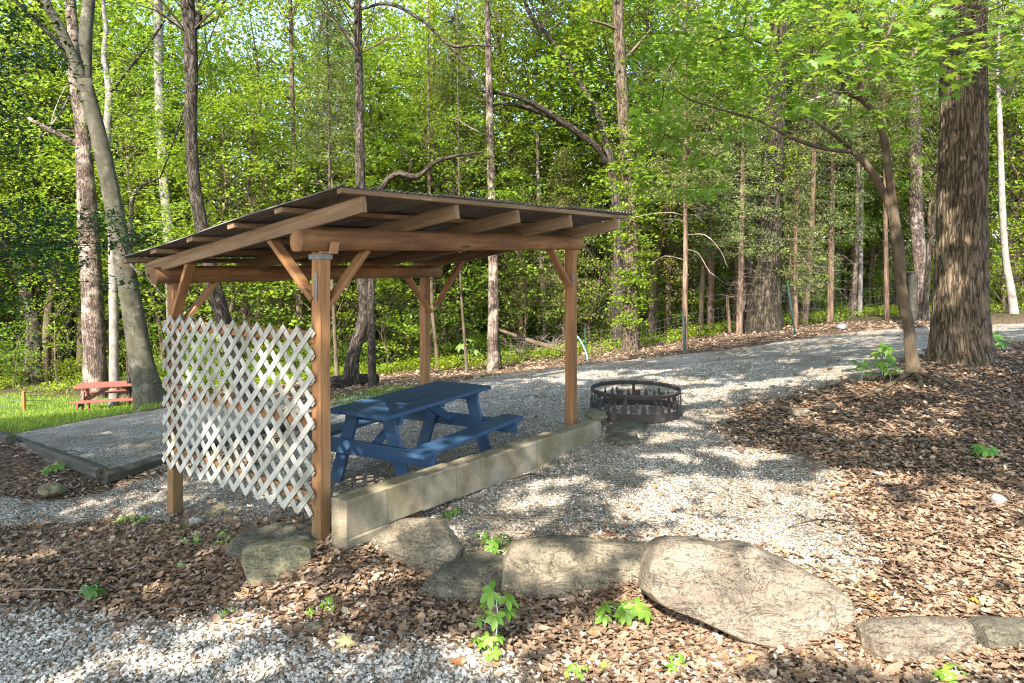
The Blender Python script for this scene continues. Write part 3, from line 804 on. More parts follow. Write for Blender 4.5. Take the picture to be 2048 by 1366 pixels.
lump(1598, 835, 30, .5, M['rock_tan'], 'tan stone half buried in leaves right of the fire ring', 25)
lump(1997, 1012, 30, .9, M['rock_white'], 'white rock standing in the sunlit leaves', 26)
lump(1682, 660, 20, .7, M['rock_white'], 'white rock at the far edge of the gravel track', 27)
lump(310, 985, 18, .5, M['rock_tan'], 'small flat tan stone on the gravel beside the lattice post', 28)
lump(1660, 820, 24, .5, M['rock_grey'], 'grey stone among shaded leaves left of the twin-stemmed tree', 29)
lump(348, 1034, 22, .5, M['rock_tan'], 'brown stone right at the foot of the lattice post', 30)
lump(700, 1062, 40, .3, M['rock_tan'], 'flat brown stone at the near foot of the kerb', 32)
lump(630, 1265, 40, .5, M['rock_tan'], 'dull brown stone on the edge of the coarse grey gravel', 33)
lump(1930, 905, 18, .6, M['rock_grey'], 'small grey stone beside the green seedling in shaded leaves', 34)
flat('stone_slab', [(1210,856),(1230,846),(1296,848),(1290,866),(1240,872),(1212,868)], .11, M['rock_dark'], 'dark flat stone lying in front of the fire ring', .0, amp=.012, seed=15, pw=4)
flat('stone_slab', [(1166,846),(1180,838),(1212,842),(1216,852),(1190,858)], .07, M['rock_pale'], 'thin pale stone between the kerb end and the fire ring', .10, amp=.01, seed=16, pw=4)
flat('stone_slab', [(1205,880),(1230,870),(1276,872),(1280,890),(1240,892)], .09, M['rock_dark'], 'brown stone slab flush with the gravel past the kerb end', .01, amp=.01, seed=17, pw=4)

# ================================================================ gravel, fallen leaves, grass
def pts_in(poly_fn, x0, x1, y0, y1, n):
    x = rng.uniform(x0, x1, n); y = rng.uniform(y0, y1, n); return x[poly_fn(x, y)], y[poly_fn(x, y)] if False else y[poly_fn(x, y)]
def visible(x, y, mrg=.08):
    px = x / np.maximum(y, .1) * F
    return (np.abs(px) < 1024 + 200) & (y > 3.3)
_oct = np.array([(1,0,0),(0,1,0),(-1,0,0),(0,-1,0),(0,0,1),(0,0,-1),(.62,.62,.5),(-.62,.62,.45),(-.62,-.62,.5),(.62,-.62,.45)], float)
_of = np.array([(0,6,4),(6,1,4),(1,7,4),(7,2,4),(2,8,4),(8,3,4),(3,9,4),(9,0,4),(0,1,6),(1,2,7),(2,3,8),(3,0,9),(1,0,5),(2,1,5),(3,2,5),(0,3,5)])
def stones(x, y, size, dz=0.0):
    N = len(x); z = gz(x, y) + nearw_at(x, y)
    a = rng.uniform(0, 2 * PI, N); sx = size * rng.uniform(.6, 1.3, N); sy = size * rng.uniform(.5, 1.0, N); sz = size * rng.uniform(.4, .8, N)
    v = _oct[None] * (1 + rng.normal(0, .17, (N, 10, 1)))
    v = v * np.stack([sx, sy, sz], -1)[:, None] * .5
    tl = rng.normal(0, .3, (N, 2)); v[..., 2] += v[..., 0] * tl[:, None, 0] + v[..., 1] * tl[:, None, 1]
    ca, sa = np.cos(a)[:, None], np.sin(a)[:, None]
    vx = v[..., 0] * ca - v[..., 1] * sa; vy = v[..., 0] * sa + v[..., 1] * ca
    w = np.stack([vx + x[:, None], vy + y[:, None], v[..., 2] + z[:, None] + sz[:, None] * .12 + dz], -1)
    f = (np.arange(N)[:, None, None] * 10 + _of[None]).reshape(-1, 3)
    g = np.clip(rng.normal(.45, .13, N), .14, .75); warm = rng.uniform(.85, 1.0, N)
    c = np.stack([g * 1.04, g * (.91 + .05 * warm), g * (.74 + .12 * warm)], -1)
    od = rng.random(N) < .06; c[od] = np.array([.28, .17, .09]) * rng.uniform(.6, 1.2, (od.sum(), 1))
    return w.reshape(-1, 3), f, np.repeat(c, 10, 0)
def nearw_at(x, y): return np.clip((14 - y) / 6, 0, 1) * fbm(xyz(x * 9, y * 9), 77, 2) * .008
def mask_noise(x, y): return np.clip((fbm(xyz(x * 2.2, y * 2.2), 91, 4) + .35) * 1.6, .06, 1)
SV = []; SF = []; SCc = []; nS = 0
def add_st(v, f, c):
    global nS
    SV.append(v); SF.append(f + nS); SCc.append(c); nS += len(v)
# coarse stones in the foreground
n = 26000; x = rng.uniform(-4.2, .9, n); y = rng.uniform(3.4, 5.2, n); k = visible(x, y); x, y = x[k], y[k]
wx = x + fbm(xyz(x * 1.6, y * 1.6), 31, 3) * .28; wy = y + fbm(xyz(x * 1.6, y * 1.6), 57, 3) * .28
wx = wx + rng.normal(0, .10, len(x)); wy = wy + rng.normal(0, .10, len(x))
k = inpoly(wx, wy, FORE) | ((rng.random(len(x)) < .05)); x, y = x[k], y[k]
add_st(*stones(x, y, rng.uniform(.018, .040, len(x)), .002))
# finer stones on the pad and round the lattice post
n = 190000; x = rng.uniform(-6.5, 4.5, n); y = 5.0 + 8 * rng.random(n) ** 1.7; k = visible(x, y); x, y = x[k], y[k]
wx = x + fbm(xyz(x * 1.6, y * 1.6), 31, 3) * .28; wy = y + fbm(xyz(x * 1.6, y * 1.6), 57, 3) * .28
wx = wx + rng.normal(0, .14, len(x)); wy = wy + rng.normal(0, .14, len(x))
k = (inpoly(wx, wy, PAD) | inpoly(wx, wy, LPG)) & (rng.random(len(x)) < mask_noise(x, y) * .9 + .1); x, y = x[k], y[k]
add_st(*stones(x, y, np.clip(rng.lognormal(-4.35, .34, len(x)), .007, .03)))
# bigger ones here and there, also among the leaves by the front edge
n = 900; x = rng.uniform(-4, 4, n); y = rng.uniform(3.6, 11, n); k = visible(x, y) & (rng.random(n) < .5); x, y = x[k], y[k]
add_st(*stones(x, y, rng.uniform(.025, .05, len(x)), .004))
n = 320; x = rng.uniform(0.2, 2.6, n); y = rng.uniform(3.7, 4.25, n); add_st(*stones(x, y, rng.uniform(.02, .045, n), .012))
tag(link('gravel', make_mesh('gravel', np.concatenate(SV), [np.concatenate(SF)], M['stones'], False, np.concatenate(SCc))), kind='stuff')

LW = np.array([.12, .75, .95, .6, .9, .35, .02])
def litter(x, y, size, dz=.008, tilt=.24, cols=None):
    N = len(x); R = len(LW)
    z = gz(x, y) + nearw_at(x, y) + dz + rng.random(N) * .02
    c = np.stack([x, y, z], -1)
    up = np.array([0, 0, 1.]) + rng.normal(0, tilt, (N, 3)); up /= np.linalg.norm(up, axis=1)[:, None]
    a = rng.normal(0, 1, (N, 3)); a -= (a * up).sum(1)[:, None] * up; a /= np.linalg.norm(a, axis=1)[:, None]
    s = np.cross(up, a); sz = size * np.clip(rng.lognormal(-.18, .38, N), .35, 1.9)
    t = np.linspace(-.5, .5, R); w = LW[None] * rng.uniform(.6, 1.15, (N, R)) * .30
    cu1 = rng.normal(.12, .35, N); cu2 = rng.uniform(-.15, .55, N)
    V_ = np.empty((N, R, 3, 3))
    for j, sd in enumerate((-1, 0, 1)):
        lift = (np.abs(sd) * w * cu2[:, None]) + cu1[:, None] * (t[None] ** 2) * 1.2
        V_[:, :, j] = c[:, None] + (a[:, None] * t[None, :, None] + s[:, None] * (sd * w)[..., None] + up[:, None] * lift[..., None]) * sz[:, None, None]
    b = np.arange(N)[:, None, None, None] * (R * 3); i = np.arange(R - 1)[None, :, None, None] * 3; j = np.arange(2)[None, None, :, None]
    q = (b + i + j + np.array([0, 1, 4, 3])[None, None, None]).reshape(-1, 4)
    if cols is None:
        g = np.clip(rng.normal(.5, .28, N), 0, 1)[:, None]
        cl = np.array([.12, .072, .045]) * (1 - g) + np.array([.42, .29, .195]) * g
        k = rng.random(N) < .07; cl[k] = np.array([.50, .39, .28]) * rng.uniform(.8, 1.15, (k.sum(), 1))
        k = rng.random(N) < .02; cl[k] = np.array([.33, .17, .07])
    else: cl = np.broadcast_to(cols, (N, 3))
    return V_.reshape(-1, 3), q, np.repeat(cl, R * 3, 0)
LVv = []; LF = []; LCc = []; nL = 0
def add_l(v, f, c):
    global nL
    LVv.append(v); LF.append(f + nL); LCc.append(c); nL += len(v)
def litter_area(n, x0, x1, y0, y1, size, base, ypow=1.0):
    x = rng.uniform(x0, x1, n); y = y0 + (y1 - y0) * rng.random(n) ** ypow; k = visible(x, y); x, y = x[k], y[k]
    g, gr = masks(x, y, .10 + .012 * y)
    dn = (1 - np.maximum(g, gr * .8)) + base * np.clip(fbm(xyz(x * 1.3, y * 1.3), 44, 4) * 1.3 + .6, .1, 1.5)
    k = rng.random(len(x)) < dn; x, y = x[k], y[k]
    k = ~(inpoly(x, y, TENT) & (rng.random(len(x)) < .85)); x, y = x[k], y[k]
    add_l(*litter(x, y, size))
litter_area(50000, -4.2, 4.4, 3.5, 6.5, .053, .03)
litter_area(44000, -5.5, 8, 5.5, 11, .056, .045)
litter_area(16000, -7, 11, 9, 20, .08, .12)
litter_area(16000, .5, 6, 4.0, 8, .054, .0)
NTW = 1500; tb = MB(); TW = []
for _ in range(NTW):
    y_ = 3.6 + 8 * rng.random() ** 1.6; x_ = rng.uniform(-.72, .72) * y_; a_ = rng.uniform(0, PI); L_ = rng.uniform(.04, .22)
    d_ = np.array([math.cos(a_), math.sin(a_), rng.normal(0, .12)]); c_ = np.array([x_, y_, float(0)])
    TW.append((c_, d_, L_))
tz_ = gz(np.array([q[0][0] for q in TW]), np.array([q[0][1] for q in TW]))
for (c_, d_, L_), z_ in zip(TW, tz_):
    c_[2] = z_ + .022; tube(tb, [c_ - d_ * L_ / 2, c_ + rng.normal(0, .008, 3), c_ + d_ * L_ / 2], [.0022, .0025, .0012], 3, .2, cap=False)
tag(tb.build('twig_litter', M['bark_small'], None, (0, 0, 0)), kind='stuff')
tag(link('leaf_litter', make_mesh('leaf_litter', np.concatenate(LVv), [np.concatenate(LF)], M['litter'], True, np.concatenate(LCc))), kind='stuff')

def blades(x, y, h, w, lean=.35, base=((.07, .14, .015), (.25, .35, .05))):
    N = len(x); z = gz(x, y) - .005; a = rng.uniform(0, 2 * PI, N); hh = h * rng.uniform(.5, 1.3, N)
    d = np.stack([np.cos(a), np.sin(a), 0 * a], -1); l = rng.normal(0, lean, (N, 2)) * hh[:, None]
    b = np.stack([x, y, z], -1)
    tip = b + np.stack([l[:, 0], l[:, 1], hh], -1); mid = b + np.stack([l[:, 0] * .35, l[:, 1] * .35, hh * .6], -1)
    V_ = np.stack([b - d * w, b + d * w, mid + d * w * .8, mid - d * w * .8, tip], 1).reshape(-1, 3)
    k = np.arange(N)[:, None] * 5
    return V_, [k + np.array([0, 1, 2, 3])], [k + np.array([3, 2, 4])], leaf_cols(N, base, .25, 5)
n = 60000; x = rng.uniform(-17, -3, n); y = rng.uniform(8, 24, n); g, gr = masks(x, y); k = (gr > .4); x, y = x[k], y[k]
x2 = rng.uniform(-3.2, -2.0, 260); y2 = rng.uniform(6.0, 6.7, 260); kk = fbm(xyz(x2 * 3, y2 * 3), 3, 2) > .05; x2, y2 = x2[kk], y2[kk]
x3 = rng.uniform(-4, -1.4, 6000); y3 = rng.uniform(11, 15, 6000); kk = (masks(x3, y3)[1] > .3) & (fbm(xyz(x3 * 2, y3 * 2), 3, 2) > -.1); x3, y3 = x3[kk], y3[kk]
gb = [blades(x, y, .10, .006), blades(x2, y2, .07, .003), blades(x3, y3, .05, .004)]
Vg = []; q4 = []; q3 = []; cg = []; o = 0
for (v, a, b, c) in gb: Vg.append(v); q4.append(a[0] + o); q3.append(b[0] + o); cg.append(c); o += len(v)
tag(link('grass', make_mesh('grass', np.concatenate(Vg), [np.concatenate(q4), np.concatenate(q3)], M['grass'], False, np.concatenate(cg))), kind='stuff')

# ================================================================ small plants
def palmate(mbl, mbs, base, h, lean, nl, size, seed, cols=((.10, .22, .02), (.22, .38, .05)), stem_r=.003):
    """an upright stem with hand-shaped leaves of five leaflets"""
    rg = np.random.default_rng(seed); base = np.asarray(base, float)
    top = base + np.array([lean[0], lean[1], h])
    tube(mbs, [base - ZU * .03, base + (top - base) * .5 + rg.normal(0, .01, 3), top], [stem_r, stem_r, stem_r * .7], 5, .05)
    for k in range(nl):
        t = 1 - .75 * k / max(nl, 1); a = k * 2.4 + rg.uniform(0, 1) + seed
        p0 = base + (top - base) * t; out = np.array([math.cos(a), math.sin(a), 0])
        pl = size * rg.uniform(.6, 1.1) * (.4 if k == 0 else 1)
        hub = p0 + out * pl + ZU * (pl * .35)
        tube(mbs, [p0, (p0 + hub) / 2 + ZU * pl * .15, hub], [stem_r * .6] * 3, 4, .05)
        tilt = nrm(out * .5 + ZU + rg.normal(0, .15, 3) + np.array([0, -.35, 0]))
        fx = nrm(out - tilt * out.dot(tilt)); fy = np.cross(tilt, fx)
        for j, an in enumerate((-1.9, -.95, 0, .95, 1.9)):
            L = size * (1.0, 1.15, 1.25, 1.15, 1.0)[j] * rg.uniform(.85, 1.1) * (1 - .06 * k)
            d = fx * math.cos(an) + fy * math.sin(an); s_ = np.cross(tilt, d)
            prof = [(0, 0), (.2, .10), (.42, .22), (.62, .24), (.82, .14), (1, 0)]
            Vv = []; 
            for (q, w) in prof:
                dr = -.28 * q * q * L
                m = hub + d * q * L + tilt * dr
                Vv += [m - s_ * w * L + tilt * w * L * .25, m, m + s_ * w * L + tilt * w * L * .25]
            f = []
            for i in range(len(prof) - 1):
                b = i * 3; f += [(b, b + 1, b + 4, b + 3), (b + 1, b + 2, b + 5, b + 4)]
            u = rg.uniform(0, 1); c = np.array(cols[0]) * (1 - u) + np.array(cols[1]) * u
            mbl.add(Vv, [f], None, c)
def plant(px, py, h, size, nl, label, seed, stems=1, spread=.0, cols=((.10, .22, .02), (.22, .38, .05)), name='seedling'):
    g = G(px, py); r = tag(empty(name, g), label, 'plant'); ml, ms = MB(), MB()
    for k in range(stems):
        rg = np.random.default_rng(seed + k * 13); a = rg.uniform(0, 6.28)
        b = g + np.array([math.cos(a) * spread * (k > 0), math.sin(a) * spread * (k > 0) * .6, 0]); b[2] = gz(b[0], b[1])
        palmate(ml, ms, b, h * rg.uniform(.6, 1.0) if k else h, rg.normal(0, .04, 2) if k else (.02, 0), nl, size, seed + k, cols)
    ml.build('foliage', M['plant'], r, g, True); ms.build('stem', M['plant'], r, g, True)
BR = ((.09, .20, .02), (.20, .33, .05)); DKc = ((.05, .12, .015), (.09, .18, .03))
plant(985, 1300, .34, .085, 6, 'bright green creeper seedling with five-fingered leaves in front of the tan boulders', 3, 1, 0, BR)
plant(975, 1312, .10, .05, 3, 'small yellow-green creeper shoots at the edge of the coarse gravel', 4, 3, .09, BR)
plant(1258, 1252, .13, .082, 5, 'bright creeper seedling growing between the two largest boulders', 5, 2, .12, BR)
plant(188, 1200, .08, .06, 3, 'dark green seedling alone in the brown leaves at the edge of coarse gravel', 8, 2, .05, DKc)
plant(1348, 1335, .05, .038, 3, 'tiny pale green seedling in front of the largest boulder', 12, 2, .05, BR)
plant(1962, 912, .07, .075, 3, 'green seedling in shaded leaves beyond the white rock', 15, 2, .08, ((.06, .16, .02), (.13, .26, .04)))
plant(975, 1118, .12, .06, 4, 'green seedling sprouting in the gap between the tan boulders', 18, 3, .14, ((.06, .15, .02), (.12, .24, .04)))
plant(960, 1082, .05, .035, 3, 'little green sprout on the gravel behind the tan boulders', 19, 1, 0, BR)
plant(905, 1035, .05, .04, 3, 'low green sprout on gravel near the orange stone', 24, 2, .06, ((.06, .15, .02), (.12, .24, .04)))
plant(1905, 1362, .06, .05, 3, 'pale green sprout below the low grey stone', 26, 2, .06, BR)
plant(1140, 1362, .07, .03, 4, 'thin yellow-green sprout at the bottom among scattered white stones', 28, 2, .05, BR)
plant(650, 1220, .06, .03, 3, 'pair of small weeds in the sunlit coarse gravel', 30, 3, .10, BR)
plant(440, 1240, .04, .028, 3, 'tiny green weed on the edge of the leaves and coarse gravel', 31, 2, .05, BR)
plant(265, 1042, .05, .035, 4, 'clump of weeds left of the lattice post foot', 33, 4, .16, ((.07, .15, .02), (.14, .24, .04)))
plant(440, 1080, .05, .03, 4, 'patch of weeds right of the pale stone under the lattice', 37, 5, .22, ((.07, .15, .02), (.14, .24, .04)))
plant(1770, 758, .42, .10, 6, 'leafy sapling sprouts at the foot of the twin-stemmed tree', 41, 4, .3, ((.05, .13, .02), (.14, .26, .04)))
plant(2000, 705, .25, .12, 5, 'dark leafy weed beside the foot of the big oak', 47, 2, .15, DKc)
plant(110, 948, .10, .07, 3, 'small green weed leaning over the dark pad timber', 49, 2, .05, ((.06, .15, .02), (.12, .24, .04)))
plant(930, 745, .75, .19, 4, 'pale broad-leaved sapling by the track edge behind the blue table', 51, 1, 0, ((.10, .19, .05), (.17, .28, .09)), 'sapling')
# single fallen leaves
def fallen(px, py, size, col, label, up=(0, -.3, 1), seed=0):
    g = G(px, py); g[2] += .03; st = rng.bit_generator.state
    v, f, k = shaped_leaves(np.zeros((1, 3)), size, MAPLE * 1.15, .12, up, .35)
    mt = M['plant'] if col[1] > col[0] else M['litter']
    o = link('fallen_leaf', make_mesh('fallen_leaf', v, [f], mt, True, np.tile(np.array(col), (len(v), 1))), None, g); tag(o, label, 'leaf')
fallen(1215, 1346, .17, (.30, .36, .08), 'large yellow-green maple leaf fallen in front of the largest boulder')
fallen(915, 1335, .15, (.34, .15, .05), 'orange-brown oak leaf on gravel below the bright creeper seedling')
fallen(1410, 1340, .10, (.48, .33, .18), 'pale tan maple leaf among the litter in front of the largest boulder')
fallen(1878, 1315, .14, (.33, .34, .20), 'pale greenish dead leaf below the low grey stone')
fallen(358, 1140, .085, (.30, .33, .14), 'pale green leaf lying on the brown litter below the lattice')
fallen(390, 1078, .10, (.36, .34, .18), 'yellowish leaf propped on the litter below the pale stone')
fallen(1950, 1215, .07, (.48, .2, .03), 'bright orange leaf in the sunlit litter above the low grey stones')
fallen(1745, 1205, .08, (.42, .19, .04), 'curled orange leaf just past the right end of the largest boulder')
fallen(690, 1300, .13, (.34, .32, .16), 'curled yellowish leaf on the coarse gravel beside a dull brown stone')

# ================================================================ trees
MID = ((.07, .15, .016), (.22, .32, .038))
DEEP = ((.035, .085, .013), (.13, .21, .025))
LIME = ((.10, .18, .015), (.27, .35, .035))
CEDC = ((.065, .10, .025), (.22, .245, .07))
def clump_pts(cen, rad, nper, flat=.14, droop=.28):
    N = len(cen); rad = np.broadcast_to(rad, (N,))
    a = rng.uniform(0, 2 * PI, (N, nper)); r = np.sqrt(rng.random((N, nper)))
    tx = rng.normal(0, .22, (N, 2))
    x = np.cos(a) * r; y = np.sin(a) * r
    z = rng.normal(0, flat, (N, nper)) - droop * r * r + x * tx[:, :1] + y * tx[:, 1:]
    p = cen[:, None] + np.stack([x, y, z], -1) * rad[:, None, None]
    return p.reshape(-1, 3)
def leaf_mesh(name, p, size, cols, mat, tilt=.45, asp=.62, var=.28, bycl=None):
    v, f = leaf_tris(p, len(p), size, tilt, asp)
    c = leaf_cols(len(p), cols, var)
    if bycl:                                   # neighbouring leaves lean to the same tint
        k = np.repeat(np.repeat(rng.uniform(.6, 1.4, (len(p) // bycl, 1)), bycl, 0), 4, 0); c = c[:len(k)] * k if len(k) == len(c) else c
    return make_mesh(name, v, [f], mat, False, c)
class Tmpl: pass
def broadleaf(seed, Ht, cb, R, ncl, nper, lsize, cols, mat='leaf', crad=(.45, .85), r0=None, prof=None, bark='bark_small', lean=.4):
    """a whole small tree: trunk, limbs with twigs, crown of flat sprays"""
    global rng
    old = rng; rng = np.random.default_rng(seed); t = Tmpl()
    r0 = r0 or .035 + Ht * .0065
    k = 6; tp = [np.array([0, 0, -.3])]
    for i in range(1, k + 1): tp.append(np.array([rng.normal(0, .10) * i ** .5 + lean * (i / k) ** 2 * .6, rng.normal(0, .10) * i ** .5, Ht * .97 * i / k]))
    mbt = MB(); C, _ = tube(mbt, tp, np.linspace(r0, .012, k + 1), 8, .35, .12, 5, seed=seed)
    t.trunk = mbt
    mbl = MB(); cen = []; rads = []
    for i in range(ncl):
        u = (i + rng.random()) / ncl; z = cb + (Ht - cb) * u
        pr = prof(u) if prof else (math.sin(PI * min(1, .12 + u * .86)) ** .7)
        rr = R * pr * math.sqrt(rng.uniform(.12, 1)); a = i * 2.39996 + rng.normal(0, .5)
        ci = int(np.clip(z / Ht, 0, 1) * (len(C) - 1)); base = C[max(0, ci - 2)]
        e = np.array([C[ci][0] + math.cos(a) * rr, C[ci][1] + math.sin(a) * rr, z + rng.normal(0, .2)])
        cen.append(e); rads.append(rng.uniform(*crad))
        if rr > .35:
            m_ = base * .45 + e * .55 + np.array([0, 0, .10 * rr + rng.normal(0, .06)])
            q = max(.006, r0 * .20 * (1 - u * .6)); tube(mbl, [base, m_, e], [q, q * .7, .003], 4, .4, cap=False)
    t.limbs = mbl
    p = clump_pts(np.array(cen), np.array(rads), nper)
    t.leaf = leaf_mesh('crown', p, lsize, cols, M[mat], .42, .62, .25, nper)
    t.bark = bark; t.h = Ht
    tm = mbt; t.trunk_me = make_mesh('trunk', np.concatenate(tm.v), [np.concatenate(f) for f in tm.f.values()], M[bark], True, None, np.concatenate(tm.g))
    t.limb_me = make_mesh('branches', np.concatenate(mbl.v), [np.concatenate(f) for f in mbl.f.values()], M[bark], True, None, np.concatenate(mbl.g))
    rng = old; return t
def cedar(seed, Ht, cb, R, ncl, nper, cols=CEDC):
    """red cedar: thin straight trunk, bare dead twigs low down, feathery drooping sprays above"""
    global rng
    old = rng; rng = np.random.default_rng(seed); t = Tmpl(); r0 = .03 + Ht * .009
    mbt = MB(); C, _ = tube(mbt, [(0, 0, -.3), (rng.normal(0, .08), rng.normal(0, .08), Ht * .5), (rng.normal(0, .15), rng.normal(0, .15), Ht)], [r0, r0 * .7, .01], 8, .3, .12, 6, seed=seed)
    mbl = MB(); pts = []
    for i in range(46):
        z = rng.uniform(.5, Ht * .8); a = rng.uniform(0, 6.28); L = rng.uniform(.35, 1.3) * (1 if z > 1 else .6); d = np.array([math.cos(a), math.sin(a), 0])
        b = np.array([0, 0, z]); m_ = b + d * L * .5 + ZU * rng.normal(.02, .1); e = b + d * L + ZU * rng.normal(-.08, .18)
        tube(mbl, [b, m_, e], [.009, .006, .002], 3, .3, cap=False)
        for _ in range(3):
            s_ = m_ + (e - m_) * rng.random(); tube(mbl, [s_, s_ + d * .2 + rng.normal(0, .16, 3)], [.003, .001], 3, .3, cap=False)
    for i in range(ncl):
        u = (i + rng.random()) / ncl; z = cb + (Ht - cb) * u; a = i * 2.4 + rng.normal(0, .4); L = R * (1 - .75 * u) * rng.uniform(.5, 1)
        d = np.array([math.cos(a), math.sin(a), 0]); b = np.array([0, 0, z])
        e = b + d * L + ZU * (L * rng.uniform(-.15, .2)); tube(mbl, [b, e], [.010, .002], 3, .5, cap=False)
        s_ = rng.uniform(.25, 1, nper)[:, None]
        w = (s_ * .28)
        p = b + (e - b) * s_ + rng.normal(0, 1, (nper, 3)) * np.array([.22, .22, .10]) * (.5 + w) - ZU * (np.abs(rng.normal(0, .12, (nper, 1))) * s_)
        pts.append(p)
    p = np.concatenate(pts)
    v, f = leaf_tris(p, len(p), .105, .9, .26, .1)
    c = leaf_cols(len(p), cols, .28); kk = np.repeat(np.repeat(rng.uniform(.75, 1.25, (ncl, 1)), nper, 0), 4, 0)
    t.leaf = make_mesh('crown', v, [f], M['needle'], False, c * kk)
    t.trunk_me = make_mesh('trunk', np.concatenate(mbt.v), [np.concatenate(f) for f in mbt.f.values()], M['bark_cedar'], True, None, np.concatenate(mbt.g))
    t.limb_me = make_mesh('branches', np.concatenate(mbl.v), [np.concatenate(f) for f in mbl.f.values()], M['twig'], True, None, np.concatenate(mbl.g))
    rng = old; return t
def bush(seed, R, Ht, ncl, nper, lsize, cols):
    global rng
    old = rng; rng = np.random.default_rng(seed); t = Tmpl(); mbl = MB(); cen = []
    for i in range(ncl):
        a = rng.uniform(0, 6.28); r = R * math.sqrt(rng.random()); z = Ht * rng.uniform(.12, 1) * (1 - .45 * (r / R) ** 2)
        e = np.array([math.cos(a) * r, math.sin(a) * r, z]); cen.append(e)
        b = np.array([e[0] * .3, e[1] * .3, -.1]); tube(mbl, [b, b * .4 + e * .6 + ZU * .1, e], [.009, .006, .002], 3, .5, cap=False)
    p = clump_pts(np.array(cen), rng.uniform(.22, .42, ncl), nper, .25)
    t.leaf = leaf_mesh('foliage', p, lsize, cols, M['leaf'], .5, .65, .28, nper)
    t.limb_me = make_mesh('stem', np.concatenate(mbl.v), [np.concatenate(f) for f in mbl.f.values()], M['bark_small'], True, None, np.concatenate(mbl.g))
    rng = old; return t
TALL = [broadleaf(101 + i, 9.0, .3, 3.6, 84, 44, .13, [MID, DEEP, LIME][i], crad=(.45, .9), r0=.12, prof=lambda u: (.55 + .45 * math.sin(PI * u))) for i in range(3)]
UND = [broadleaf(201, 7.5, 1.6, 2.5, 74, 70, .115, LIME, crad=(.4, .8)), broadleaf(202, 8.5, 2.2, 2.7, 80, 70, .115, MID, crad=(.4, .8)), broadleaf(203, 6.0, 1.0, 2.2, 64, 64, .105, LIME, crad=(.36, .7)),
       broadleaf(204, 9.5, 3.2, 2.9, 84, 70, .12, LIME, crad=(.42, .85)), broadleaf(205, 7.0, 1.2, 2.4, 70, 66, .11, MID, crad=(.38, .74))]
PALE = ((.10, .18, .055), (.26, .38, .14))
BIG = [broadleaf(301, 17, 2.5, 4.6, 150, 44, .17, PALE, crad=(.8, 1.5), r0=.17), broadleaf(302, 18, 4.0, 4.8, 150, 44, .18, MID, crad=(.8, 1.5), r0=.19), broadleaf(303, 15, 2.0, 4.2, 140, 44, .17, PALE, crad=(.8, 1.5), r0=.15)]
SAP = [broadleaf(401, 3.2, .5, 1.2, 34, 34, .085, LIME, r0=.02, crad=(.28, .5)), broadleaf(402, 4.2, .8, 1.4, 44, 34, .09, MID, r0=.026, crad=(.3, .55)), broadleaf(403, 2.4, .3, 1.0, 26, 34, .085, DEEP, r0=.016, crad=(.25, .45))]
CED = [cedar(501, 8.5, 2.0, 2.0, 110, 130), cedar(502, 7.0, 1.3, 1.9, 95, 130, ((.06, .085, .02), (.22, .22, .06))), cedar(503, 10, 2.8, 2.2, 120, 130)]
BSH = [bush(601, 1.3, 1.3, 60, 36, .085, MID), bush(602, 1.1, 1.0, 48, 36, .08, LIME), bush(603, 1.6, 1.9, 86, 36, .09, MID), bush(604, 1.0, .8, 44, 34, .075, LIME)]

def place(t, name, label, cat, group, x, y, sc=1.0, rz=None, sz=None, sink=0.0):
    o = empty(name, (x, y, float(gz(x, y)) - sink), rng.uniform(0, 6.28) if rz is None else rz)
    s_ = sz or sc; o.scale = (sc, sc, s_); tag(o, label, cat, group)
    if hasattr(t, 'trunk_me'): link('trunk', t.trunk_me, o); link('crown', t.leaf, o); link('branches', t.limb_me, o)
    else: link('foliage', t.leaf, o); link('stem', t.limb_me, o)
    return o
def crown_on(root, t, at, sc, rz=None):
    """a crown with its limbs at a point of a tree drawn by hand"""
    for nm, me in (('crown', t.leaf), ('branches', t.limb_me)):
        o = link(nm, me, root, np.asarray(at) - np.array(root.location)); o.scale = (sc, sc, sc); o.rotation_euler = (0, 0, rz if rz is not None else rng.uniform(0, 6.28))

